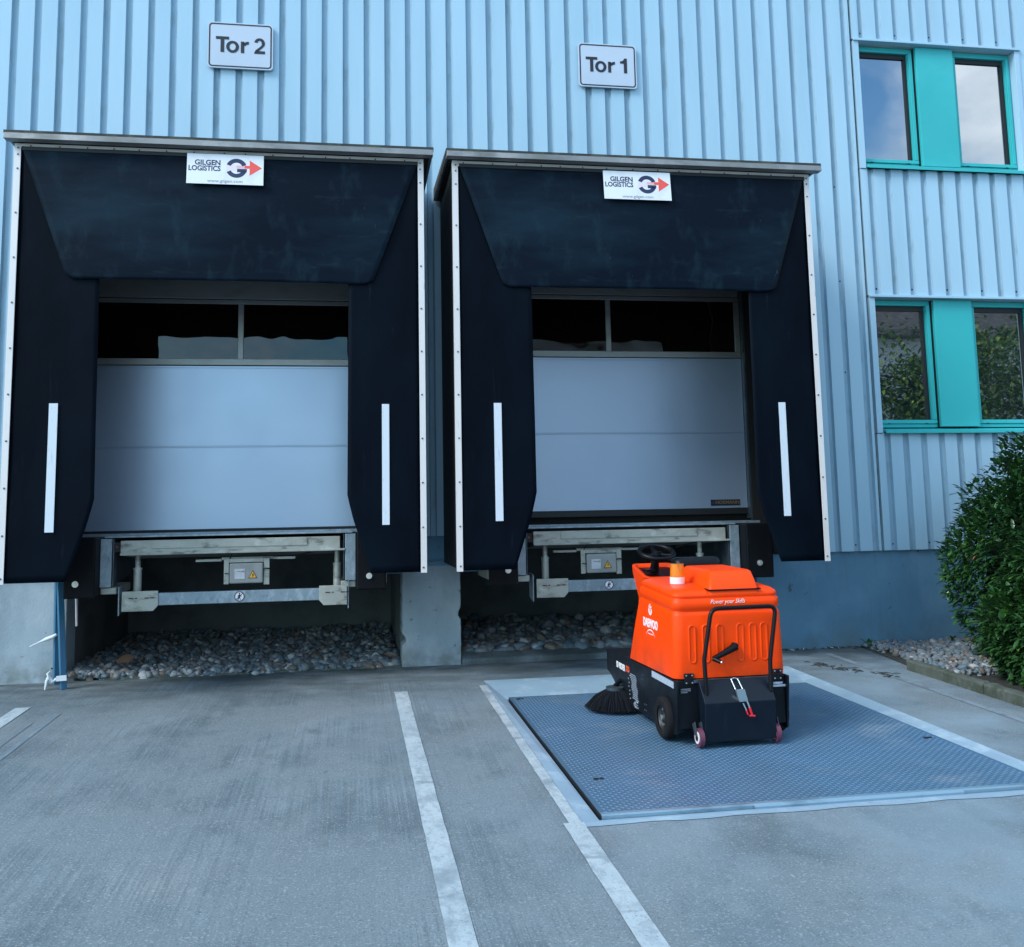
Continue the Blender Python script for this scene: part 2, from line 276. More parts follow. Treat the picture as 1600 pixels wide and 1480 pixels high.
o_ = [P(PX0, PY0), P(PX1, PY0), P(PX1, PY1), P(PX0, PY1)]; i_ = [P(IX0, IY0, -.012), P(IX1, IY0, -.012), P(IX1, IY1, -.03), P(IX0, IY1, -.03)]; b_ = [P(IX0, IY0, -.3), P(IX1, IY0, -.3), P(IX1, IY1, -.3), P(IX0, IY1, -.3)]
m.add(o_+i_+b_, [(0, 1, 5, 4), (1, 2, 6, 5), (2, 3, 7, 6), (3, 0, 4, 7), (4, 5, 9, 8), (5, 6, 10, 9), (6, 7, 11, 10), (7, 4, 8, 11), (8, 9, 10, 11)])
o = m.build('pit_rim', M_rim); tag(o, kind='structure')
# cement smear on the yard in front of the pit rim
m = MB(); n = 26; top = []; bot = []
for k in range(n+1):
    x = PX0-.08+(PX1-PX0+.9)*k/n; top.append(P(x, PY0+.0, .003)); bot.append(P(x, PY0-.050-.008*math.sin(k*1.7)-.008*random.random(), .003))
m.add(top+bot, [(k, k+1, n+1+k+1, n+1+k) for k in range(n)]); tag(m.build('cement_patch', M_rim), kind='structure')

# lift platform with treadplate
lift = empty('lift_platform', P((IX0+IX1)/2, (IY0+IY1)/2))
tag(lift, 'blue grey steel treadplate lift platform set flush in the yard under the sweeper', 'lift platform')
lx, ly, lz = lift.location
def LP(x, y, dz=0): p = P(x, y, dz); return (p[0]-lx, p[1]-ly, p[2]-lz)
ax0, ax1, ay0, ay1 = IX0+.014, IX1-.012, IY0+.01, IY1-.01
m = MB()
v = [LP(ax0, ay0, .006), LP(ax1, ay0, .006), LP(ax1, ay1, -.014), LP(ax0, ay1, -.014), LP(ax0, ay0, -.03), LP(ax1, ay0, -.03), LP(ax1, ay1, -.05), LP(ax0, ay1, -.05)]
m.add(v, [(0, 1, 2, 3)]); m.add(v, [(0, 4, 5, 1), (1, 5, 6, 2), (2, 6, 7, 3), (3, 7, 4, 0)], 1)
nx, ny = 98, 116
def topz(y): return .006+(-.020)*(y-ay0)/(ay1-ay0)
for i in range(nx):
    for j in range(ny):
        cx = ax0+.02+(i+.5)*(ax1-ax0-.04)/nx; cy = ay0+.03+(j+.5)*(ay1-ay0-.06)/ny
        a = R(45) if (i+j) % 2 else R(-45)
        ca, sa = math.cos(a), math.sin(a); lw, ww, h = .0108, .0034, .0024
        q = [(-lw, 0, 0), (0, -ww, 0), (lw, 0, 0), (0, ww, 0), (-lw*.45, 0, h), (lw*.45, 0, h)]
        vs = [LP(cx+px*ca-py*sa, cy+px*sa+py*ca, topz(cy)+pz) for px, py, pz in q]
        m.add(vs, [(0, 1, 4), (1, 2, 5), (1, 5, 4), (2, 3, 5), (3, 0, 4), (3, 4, 5)])
m.build('treadplate', [M_tread, M_black], lift)
m = MB(); p0, p1 = LP(ax0, ay0), LP(ax1, ay0)
m.add([LP(ax0, ay0-.004, .003), LP(ax1, ay0-.004, .003), LP(ax1, ay0-.004, -.03), LP(ax0, ay0-.004, -.03), LP(ax0, ay0+.004, .0085), LP(ax1, ay0+.004, .0085), LP(ax0, ay0+.03, .0088), LP(ax1, ay0+.03, .0088)], [(0, 1, 2, 3), (0, 4, 5, 1), (4, 6, 7, 5)])
m.build('front_edge', M_edge, lift)
m = MB()
for (a, b) in ((4.35, 5.45),):
    q = [LP(a, ay0-.02, .000), LP(b, ay0-.02, .000), LP(b, ay0-.006, .008), LP(a, ay0-.006, .008), LP(a, ay0-.02, -.02), LP(b, ay0-.02, -.02)]
    m.add(q, [(0, 1, 2, 3), (4, 5, 1, 0)])
m.build('safety_rail', M_edge, lift)
for (x, y) in ((3.66, -.26), (3.72, -2.35), (5.86, -1.95)):
    m = MB(); p = LP(x, y, topz(y)+.002); m.cyl((p[0], p[1], p[2]), 'z', .016, .006, 10); m.cyl((p[0]+.03, p[1]+.003, p[2]), 'z', .011, .005, 8); m.build('lifting_eye', M_black, lift)

# painted lines
def line(x0, x1, y0, y1, jag=.0018):
    m = MB(); n = 60; a = []; b = []
    for k in range(n+1):
        y = y0+(y1-y0)*k/n
        a.append(P(x0+random.uniform(-jag, jag), y, .004)); b.append(P(x1+random.uniform(-jag, jag), y, .004))
    m.add(a+b, [(k, k+1, n+2+k, n+1+k) for k in range(n)]); o = m.build('road_marking', M_line); tag(o, kind='structure')
line(2.772, 2.872, -7.4, .13); line(3.405, 3.500, -7.4, -2.98); line(3.432, 3.491, -2.98, .22, .002); line(.055, .16, -1.2, .205)
line(-3.3, -3.2, -6, .2)
M_faint = mat('faint wiped paint', (.18, .23, .26), .8, layers=[((.125, .175, .21), 10, (3, .6, 1), .42, .54, .99, 8)])
m = MB(); m.add([P(.40, -.05, .003), P(.44, -.05, .003), P(.44, -1.5, .003), P(.40, -1.5, .003)], [(0, 1, 2, 3)]); m.add([P(.31, -.3, .003), P(.33, -.3, .003), P(.33, -1.9, .003), P(.31, -1.9, .003)], [(0, 1, 2, 3)])
tag(m.build('road_marking', M_faint), kind='structure')
# joint strip right
m = MB(); m.add([P(6.66, .9, .003), P(6.72, .9, .003), P(6.72, -3, .003), P(6.66, -3, .003)], [(0, 1, 2, 3)])
tag(m.build('slab_joint', mat('slab joint', (.2, .25, .29), .8, layers=[((.1, .13, .15), 8, U, .45, .65, .8)])), kind='structure')

# ------------------------------------------------------------------ building
wh = empty('warehouse', (0, D_, 0))
tag(wh, 'warehouse wall clad in pale blue ribbed metal over a concrete base', 'warehouse')
def B(m_, name, mats, bevel=0): return m_.build(name, mats, wh, bevel, mw=Matrix.Translation((0, -D_, 0)))   # parts written in world coordinates
PITCH = .1905; PH = 1.068-.03      # groove left edge phase
YF = 1.135                          # front of the ribs
def cladding(m, x0, x1, z0, z1):
    prof = []                        # (x, y, mat of segment starting here)
    k0 = math.floor((x0-PH)/PITCH)-1; x = x0; pts = []
    for k in range(k0, k0+int((x1-x0)/PITCH)+4):
        g = PH+k*PITCH
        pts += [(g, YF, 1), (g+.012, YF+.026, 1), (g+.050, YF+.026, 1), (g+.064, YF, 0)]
    def yat(xx):
        for a, b in zip(pts, pts[1:]):
            if a[0] <= xx <= b[0]:
                t = (xx-a[0])/(b[0]-a[0]); return a[1]+(b[1]-a[1])*t, a[2]
        return YF, 0
    ya, ma = yat(x0); prof.append((x0, ya, ma)); prof += [p for p in pts if x0 < p[0] < x1]; yb, _ = yat(x1); prof.append((x1, yb, 0))
    for a, b in zip(prof, prof[1:]):
        if b[0]-a[0] < 1e-5: continue
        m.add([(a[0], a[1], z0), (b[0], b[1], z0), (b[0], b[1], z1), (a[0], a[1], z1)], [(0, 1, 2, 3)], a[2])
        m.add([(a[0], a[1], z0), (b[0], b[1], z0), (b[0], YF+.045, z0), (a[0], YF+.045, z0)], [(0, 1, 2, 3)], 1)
WX0, WX1 = 7.50, 9.245
m = MB()
cladding(m, -8, .12, .888, 12); cladding(m, .12, 2.92, 3.62, 12); cladding(m, 2.92, 3.40, 1.12, 12); cladding(m, 3.40, 6.2, 3.62, 12); cladding(m, 6.2, 7.415, .888, 12)
cladding(m, 7.50, 16, .888, 2.01); cladding(m, 7.50, 9.30, 3.345, 4.645); cladding(m, 9.30, 16, 3.345, 12); cladding(m, 7.50, 9.30, 6.005, 12); cladding(m, 9.30, 16, 2.01, 3.345)
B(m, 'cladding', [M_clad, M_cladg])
m = MB()
def dots(x0, x1, z, step=2):
    k = math.ceil((x0-PH)/PITCH)
    while PH+k*PITCH < x1:
        if k % step == 0: m.cyl((PH+k*PITCH+.032, YF+.030, z+random.uniform(-.004, .004)), 'y', .0085, .012, 8)
        k += 1
dots(6.3, 16, .95); dots(7.5, 9.3, 3.43); dots(7.5, 9.3, 6.08); dots(7.5, 9.3, 3.43)
dots(6.3, 7.4, 2.6); dots(6.3, 7.4, 4.45); dots(6.35, 7.4, 3.5)
q = B(m, 'fixing_screws', M_screw); q['kind'] = 'stuff'
# corner trim strips and grimy groove beside the windows
m = MB()
for z0, z1 in ((.888, 2.0), (2.006, 3.335), (3.341, 4.64), (4.646, 6.0), (6.006, 12)):
    m.box(7.415, 7.442, YF+.028, YF+.05, z0, z1, 1)
    m.box(7.442, 7.50, YF-.012 if (2 < z0 < 3 or 4.6 < z0 < 6) else YF-.002, YF+.05, z0, z1, 0)
B(m, 'corner_trim', [M_clad, M_clad_dirty])
# panel seam right of the shelter
for q in (6.385, -.16): B(MB().box(q, q+.006, YF-.003, YF+.02, .89, 4.1), 'sheet_joint', M_screw)

# plinth, pillar, pit
OP2, OP1 = (.125, 2.885), (3.405, 6.165)       # pit openings of gate 2 and gate 1
LZ = .80                                          # underside of the lintel
def plinth(x0, x1, z0, z1, mt, name='plinth', y0=D_, y1=D_+.28):
    m = MB(); nx = max(2, int((x1-x0)/.05)); nz_ = max(2, int((z1-z0)/.05)); vs = []; fs = []
    for j in range(nz_+1):
        for i in range(nx+1):
            x = x0+(x1-x0)*i/nx; z = z0+(z1-z0)*j/nz_
            vs.append((x, y0, z))
    for j in range(nz_):
        for i in range(nx): fs.append((j*(nx+1)+i, j*(nx+1)+i+1, (j+1)*(nx+1)+i+1, (j+1)*(nx+1)+i))
    m.box(x0, x1, y0, y1, z0, z1); return B(m, name, mt, .006)
plinth(-8, OP2[0], -.2, 1.22, M_pillar); plinth(OP1[1], 16, -.2, 1.22, M_wall)
def chipped_pillar():
    m = MB(); rings = []; zs = [-.2]+[i*.035 for i in range(0, 27)]
    for k, z in enumerate(zs):
        ch = lambda a: max(0, random.gauss(0, .006))*a
        l = OP2[1]+.008*random.random()+(.03 if .18 < z < .26 else 0); r = OP1[0]-.004*random.random()-(.022 if .40 < z < .48 else 0)
        y0 = D_
        rings.append([(l+.008, y0+ch(.2), z), (r-.006, y0+ch(.2), z), (r, y0+.012, z), (r, y0+.28, z), (l, y0+.28, z), (l, y0+.014, z)])
    m.loft(rings, smooth=False); B(m, 'pillar', M_pillar)
chipped_pillar()
m = MB(); m.box(OP2[1]+.01, OP1[0]-.01, D_-.001, D_+.27, .905, 1.22); m.box(OP2[1]-.0, OP1[0], D_-.02, D_+.2, .86, .90); B(m, 'ledge', M_wall, .006)
# dark concrete lining between the shelters
for (a, b) in (OP2, OP1):
    m = MB()
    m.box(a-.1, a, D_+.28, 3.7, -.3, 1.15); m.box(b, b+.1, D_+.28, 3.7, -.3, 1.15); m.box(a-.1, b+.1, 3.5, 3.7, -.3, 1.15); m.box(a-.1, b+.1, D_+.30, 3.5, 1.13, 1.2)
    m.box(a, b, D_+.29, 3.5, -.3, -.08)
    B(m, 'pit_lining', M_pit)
    B(MB().box(a+.005, a+.20, D_+.005, D_+.25, LZ, 1.2), 'bumper_pier', M_wall, .005); B(MB().box(b-.20, b-.005, D_+.005, D_+.25, LZ, 1.2), 'bumper_pier', M_wall, .005)
# rim in front of gate 1 gravel
m = MB(); m.prism([(D_-.012, -.02), (D_-.012, .045), (D_+.10, .085), (D_+.16, .085), (D_+.16, -.02)], 'x', OP1[0]+.004, OP1[1]-.004); B(m, 'gravel_kerb', M_yard, .012)
m = MB(); m.prism([(D_+.002, -.05), (D_+.002, .012), (D_+.05, .022), (D_+.08, -.05)], 'x', OP2[0]+.3, OP2[1]-.004); B(m, 'gravel_kerb', M_kerb, .006)

B(MB().box(-8, 16, 1.32, 1.36, 1.21, 12), 'light_leak_backing', M_darkin)  # unseen dark backing, added to stop sky light leaking through gaps
# ---- windows (parts of the warehouse)
def window(zb):
    z0, z1 = zb, zb+1.325
    m = MB()
    yf = YF+.085
    def frame(x0, x1):
        f = .052
        m.box(x0, x1, yf, yf+.07, z1-f-.005, z1-.005); m.box(x0, x1, yf, yf+.07, z0+.055, z0+.055+.035)
        m.box(x0, x0+f, yf, yf+.07, z0+.092, z1-f-.007); m.box(x1-f, x1, yf, yf+.07, z0+.092, z1-f-.007)
        # sash
        m.box(x0+.006, x1-.006, yf-.014, yf-.001, z0+.092, z0+.128)
        m.box(x1-f+.006, x1-.008, yf-.014, yf-.001, z0+.130, z1-f)
    frame(WX0+.004, 8.14); frame(8.575, WX1-.004)
    w = m.build('window', M_teal, wh, .004, mw=Matrix.Translation((0, -D_, 0)))
    w['label'] = 'upper window reflecting clouds' if zb > 4 else 'lower window reflecting trees'
    def sub(m2, n, mt, bv=0): return m2.build(n, mt, w, bv)
    m2 = MB(); m2.box(8.150, 8.565, YF+.03, YF+.15, z0+.058, z1-.004); sub(m2, 'centre_panel', M_teal, .004)
    m2 = MB(); m2.box(8.141, 8.149, yf-.02, yf+.06, z0+.06, z1-.01); m2.box(8.566, 8.574, yf-.02, yf+.06, z0+.06, z1-.01)
    for a, b in ((WX0+.05, 8.09), (8.628, WX1-.058)):
        m2.box(a, b, yf+.030, yf+.05, z1-.105, z1-.058); m2.box(b-.030, b, yf+.028, yf+.05, z0+.12, z1-.106)
    for a in (7.6, 8.0, 8.66, 9.1): m2.box(a, a+.03, yf-.017, yf-.0145, z0+.090, z0+.096)
    sub(m2, 'gasket', M_black)
    for a, b in ((WX0+.05, 8.062), (8.628, WX1-.09)):
        m2 = MB(); yg = yf+.048; m2.add([(a, yg, z0+.125), (b, yg, z0+.125), (b, yg, z1-.10), (a, yg, z1-.10)], [(0, 1, 2, 3)]); sub(m2, 'pane', M_glass)
    m2 = MB(); m2.prism([(YF-.05, z0-.012), (YF-.05, z0+.022), (YF+.14, z0+.052), (YF+.14, z0+.03), (YF-.042, z0-.0)], 'x', WX0+.01, WX1+.0); sub(m2, 'sill', M_teal, .002)
    m2 = MB(); m2.box(7.442, WX1+.06, YF-.03, YF+.05, z1+.002, z1+.028); sub(m2, 'head_flashing', M_clad, .003)
    m2 = MB(); m2.box(WX0-.0, WX1, YF+.051, YF+.16, z1-.002, z1+.02); sub(m2, 'soffit', M_soffit)
    m2 = MB(); m2.box(WX1, WX1+.055, YF-.012, YF+.16, z0-.0, z1-.002); sub(m2, 'reveal', M_clad, .002)
window(4.650); window(2.010)

# ---- doors
for gi, (x0, zb, mul) in enumerate(((0, 1.222, 1.495), (3.283, 1.318, 4.815))):
    a, b = x0+.22, x0+2.82
    m = MB(); yd = 1.155
    zp = [zb, zb+.006+.685, zb+1.42, zb+1.455]
    m.box(a, b, yd, yd+.04, zb, zb+.690); m.box(a, b, yd, yd+.04, zb+.698, zb+1.405)
    m.box(a, b, yd+.008, yd+.03, zb+.685, zb+.70); 
    for zz in (zb+.706, zb+1.385): m.box(a, b, yd-.0025, yd+.001, zz, zz+.005)
    d = B(m, 'door', M_door, .002)
    d['label'] = 'closed gate 2 sectional door' if gi == 0 else 'gate 1 sectional door raised a little'
    m = MB(); m.box(a, b, yd-.004, yd+.036, zb+1.412, zb+1.468); m.box(a, b, yd-.004, yd+.036, zb+1.955, zb+1.992); m.box(mul-.024, mul+.024, yd-.003, yd+.035, zb+1.468, zb+1.955)
    m.box(a, a+.05, yd-.004, yd+.036, zb+1.47, zb+1.95); m.box(b-.05, b, yd-.004, yd+.036, zb+1.47, zb+1.95)
    m.box(a, b, yd+.0, yd+.03, zb+2.0, zb+2.45)
    m.build('glazing_frame', M_doorf, d, .003)
    for s0, s1 in ((a+.05, mul-.024), (mul+.024, b-.05)):
        m = MB(); m.add([(s0, yd+.01, zb+1.468), (s1, yd+.01, zb+1.468), (s1, yd+.01, zb+1.955), (s0, yd+.01, zb+1.955)], [(0, 1, 2, 3)]); m.build('pane', M_dglass, d)
    m = MB(); m.box(a, b, yd+.0, yd+.045, zb-.055, zb-.001); m.build('bottom_seal', M_black, d)
    # reveal / guide rails
    B(MB().box(b+.002, b+.035, 1.10, 1.2, 1.22, 3.4, 0), 'door_guide', M_dsteel); B(MB().box(a-.035, a-.002, 1.10, 1.2, 1.22, 3.4, 0), 'door_guide', M_dsteel)
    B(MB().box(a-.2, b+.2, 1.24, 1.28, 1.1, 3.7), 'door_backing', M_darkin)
    if gi:
        pl = MB(); pl.box(5.742, 6.03, yd-.004, yd-.001, zb+.022, zb+.078); pl.build('name_plate', M_ink, d)
        text('lettering', 'HORMANN', .046, mat('faded bronze print', (.16, .11, .07), .5), d, face_front(5.905, yd-.006, zb+.050), bold=.0012, xs=1.0)
        pl = MB(); pl.box(5.752, 5.783, yd-.006, yd-.004, zb+.034, zb+.066); pl.build('emblem', M_navy, d)

# ------------------------------------------------------------------ dock shelters
def arc(cx, cz, r, a0, a1, n=24): return [(cx+r*math.cos(a0+(a1-a0)*k/n), cz+r*math.sin(a0+(a1-a0)*k/n)) for k in range(n+1)]
def make_shelter(ox, label, second):
    t = empty('dock_shelter', (ox+1.49, 0, .87)); tag(t, label, 'dock shelter', 'dock shelters')
    mwS = Matrix.Translation((-1.49, 0, -.87))
    def b(m_, n, mt, bv=0, par=t): return m_.build(n, mt, par, bv, mw=mwS if par is t else None)
    x0, x1, z0, z1 = -.035, 3.018, .868, 4.172
    # roof
    m = MB(); m.prism([(-.10, 4.168), (-.10, 4.196), (1.12, 4.27), (1.12, 4.16)], 'x', x0-.055, x1+.075, 0); b(m, 'roof', M_tar)
    m = MB(); m.prism([(-.118, 4.126), (-.106, 4.174), (-.094, 4.174), (-.094, 4.15), (-.04, 4.15), (-.04, 4.126)], 'x', x0-.05, x1+.07); 
    m.prism([(-.094, 4.151), (1.10, 4.151), (1.10, 4.16), (-.094, 4.166)], 'x', x0-.05, x0-.03); m.prism([(-.094, 4.151), (1.10, 4.151), (1.10, 4.16), (-.094, 4.166)], 'x', x1+.05, x1+.07)
    b(m, 'gutter_edge', M_gutter, .002)
    for xx in (.62, 1.60, 2.42) if not second else (.55, 1.47, 2.40):
        m = MB(); m.prism([(xx-.035, 4.2), (xx+.05, 4.2), (xx-.02, 4.275)], 'y', .10, .13); b(m, 'roof_bracket', M_tar)
    # side panels, soffit, tunnel
    b(MB().box(x0+.006, x0+.03, .004, 1.12, z0+.02, 4.15), 'side_panel', M_sidep); b(MB().box(x1-.03, x1-.006, .004, 1.12, z0+.02, 4.15), 'side_panel', M_sidep)
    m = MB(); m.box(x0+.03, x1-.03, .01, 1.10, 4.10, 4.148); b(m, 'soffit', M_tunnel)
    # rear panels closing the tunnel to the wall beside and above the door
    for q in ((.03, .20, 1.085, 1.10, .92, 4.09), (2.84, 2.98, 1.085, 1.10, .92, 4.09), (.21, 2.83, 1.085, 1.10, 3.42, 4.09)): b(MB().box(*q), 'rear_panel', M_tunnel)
    # frame strips
    def strip(m, xa, xb): m.box(xa, xb, -.016, -.010, z0, 4.126); 
    for xa, xb, s in ((x0, x0+.046, 1), (x1-.046, x1, -1)):
        m = MB(); m.box(xa, xb, -.018, -.010, z0, 4.126)
        xo = xa if s > 0 else xb-.006; m.box(xo, xo+.006, -.0095, .03, z0, 4.126)
        zz = [4.09, 4.04, 3.93]+[3.93-.34*k for k in range(1, 9)]+[z0+.04]
        fr = b(m, 'edge_strip', M_alu, .001)
        m = MB()
        for z in zz: m.cyl(((xa+xb)/2+.004*s, -.019, z), 'y', .0075, .006, 8)
        q = m.build('rivet', mat('rivet grey', (.12, .12, .12), .4, .6) if 'rivet grey' not in bpy.data.materials else bpy.data.materials['rivet grey'], fr); q['kind'] = 'stuff'
    m = MB(); m.box(x0+.047, x1-.047, -.017, -.010, 4.082 if second else 4.10, 4.126); fr = b(m, 'top_strip', M_alu, .001)
    m = MB()
    for k in range(15): m.cyl((x0+.1+k*.20+random.uniform(-.03, .03), -.018, 4.108), 'y', .006, .006, 8)
    q = m.build('rivet', bpy.data.materials['rivet grey'], fr); q['kind'] = 'stuff'
    # side curtains
    def rubber_sheet(poly, name, mt, yoff, bulge, seed, nx=26, nz=44, th=.004):
        # poly: function z -> (xl, xr)
        rnd = random.Random(seed); ph = [rnd.uniform(0, 6) for _ in range(6)]
        f, za, zb = poly; m = MB(); vs = []
        for side in (0, 1):
            for j in range(nz+1):
                z = za+(zb-za)*j/nz; xl, xr = f(z)
                for i in range(nx+1):
                    x = xl+(xr-xl)*i/nx; u = i/nx; w = j/nz
                    y = yoff-bulge*math.sin(math.pi*min(1, max(0, u)))*(math.sin(math.pi*(1-w)*.9)**.7 if w < 1 else 0)
                    y -= .0035*math.sin(x*5+ph[0]+z*1.3)+.0025*math.sin(z*7+ph[1]+x*2)
                    vs.append((x, y+(th if side else 0), z))
        fs = []; A = (nx+1)*(nz+1)
        for j in range(nz):
            for i in range(nx):
                q = j*(nx+1)+i; fs.append((q, q+1, q+nx+2, q+nx+1)); fs.append((A+q, A+q+nx+1, A+q+nx+2, A+q+1))
        for i in range(nx):
            fs.append((i, A+i, A+i+1, i+1)); q = nz*(nx+1)+i; fs.append((q, q+1, A+q+1, A+q))
        for j in range(nz):
            q = j*(nx+1); fs.append((q, q+nx+1, A+q+nx+1, A+q)); q += nx; fs.append((q, A+q, A+q+nx+1, q+nx+1))
        m.add(vs, fs, 0, True); return b(m, name, mt)
    zb_ = .90
    def fl(z):
        if z > 1.46: xr = .600-.008*(z-1.46)/1.6
        elif z > 1.27: xr = .553+(.600-.553)*(z-1.27)/.19
        else: xr = .42+(.553-.42)*(z-.872)/.398
        return (x0+.045, xr)
    def frr(z):
        l = fl(z)[1]; return (3.020-l-.0, x1-.045)
    rubber_sheet((fl, .874, 4.10), 'side_curtain', M_rubber_s, -.002, 0, 1, 16, 60)
    rubber_sheet((frr, .874, 4.10), 'side_curtain', M_rubber_s, -.002, 0, 2, 16, 60)
    def fh(z):
        # trapezoid with rounded lower corners
        zt, zl = 4.095, 3.098; u = (zt-z)/(zt-zl); xl = .018+(.365-.018)*u; xr = 2.975-(2.975-2.610)*u
        if second: xr = 2.965-(2.965-2.66)*u
        e = z-zl
        if e < .05: k = .05*(1-math.sqrt(max(0, 1-(1-e/.05)**2))); xl += k; xr -= k
        return (xl, xr)
    rubber_sheet((fh, 3.098, 4.095), 'head_curtain', M_rubber, -.020, .045, 3+int(second), 60, 46, .006)
    m = MB(); m.box(.02, 2.97, -.032, -.018, 4.07, 4.098); b(m, 'curtain_rail', M_black)
    # reflective strips
    sx = ((.272, .333, 2.165, 1.23), (2.682, 2.737, 2.158, 1.235)) if not second else ((.270, .330, 2.166, 1.246), (2.640, 2.700, 2.17, 1.24))
    for k, (xa, xb, zt, zl) in enumerate(sx):
        m = MB(); dx = (.0, .0)
        m.box(xa, xb, -.0125, -.0095, zl, zt); b(m, 'reflective_strip', M_strip)
    # logo
    lxx, lz0, lz1 = (1.215, 3.840, 4.088) if not second else (1.195, 3.830, 4.080)
    lw = .568; lh = .246; yl = -.082
    zc = (lz0+lz1)/2-.006; tl = R(-6)
    lg = b(MB().box(-lw/2, lw/2, -lh/2, lh/2, -.0015, .0015), 'logo_panel', M_logo)
    lg.matrix_local = mwS @ Matrix.Translation((lxx+lw/2, yl, zc)) @ Matrix.Rotation(R(90)+tl, 4, 'X')
    z3 = .0022
    text('lettering', 'GILGEN', .058, M_navy, lg, Matrix.Translation((-.035, .050, z3)), bold=.0014, ext=.0006, ax='RIGHT', xs=.95)
    text('lettering', 'LOGISTICS', .058, M_navy, lg, Matrix.Translation((-.035, .002, z3)), bold=.0014, ext=.0006, ax='RIGHT', xs=.86)
    text('lettering', 'www.gilgen.com', .036, M_grey, lg, Matrix.Translation((-.0, -.098, z3)), ext=.0006, xs=1.1)
    ex, ez, ro, ri = .082, .012, .079, .046
    m = MB()
    def ring(a0, a1, n=20):
        o_, i2 = arc(ex, ez, ro, a0, a1, n), arc(ex, ez, ri, a0, a1, n)
        for k in range(n): m.add([(o_[k][0], o_[k][1], z3), (o_[k+1][0], o_[k+1][1], z3), (i2[k+1][0], i2[k+1][1], z3), (i2[k][0], i2[k][1], z3)], [(0, 1, 2, 3)])
    ring(R(22), R(158)); ring(R(205), R(340)); m.add([(ex+.005, ez-.004, z3), (ex+.079, ez-.004, z3), (ex+.076, ez-.032, z3), (ex+.005, ez-.032, z3)], [(0, 1, 2, 3)])
    m.build('emblem', M_navy, lg)
    m = MB(); m.add([(ex+.098, ez+.068, z3), (ex+.098, ez-.058, z3), (ex+.190, ez+.006, z3)], [(0, 1, 2)]); m.add([(ex+.06, ez+.024, z3-.0002), (ex+.098, ez+.024, z3-.0002), (ex+.098, ez+.0, z3-.0002), (ex+.06, ez+.0, z3-.0002)], [(0, 1, 2, 3)])
    m.build('arrow', M_red, lg)
    m = MB(); m.add([(ex+.0, ez+.024, z3-.0003), (ex+.06, ez+.024, z3-.0003), (ex+.06, ez+.0, z3-.0003), (ex+.0, ez+.0, z3-.0003)], [(0, 1, 2, 3)], 0)
    m.add([(ex-.075, ez+.030, z3-.0003), (ex-.0, ez+.026, z3-.0003), (ex-.0, ez-.022, z3-.0003), (ex-.075, ez-.026, z3-.0003)], [(0, 1, 2, 3)], 1); m.build('fade', [M_pink, M_lilac], lg)
    return t
make_shelter(0, 'black rubber dock shelter of gate 2, the left one of the two', False)
make_shelter(3.283, 'black rubber dock shelter of gate 1, behind the orange sweeper', True)

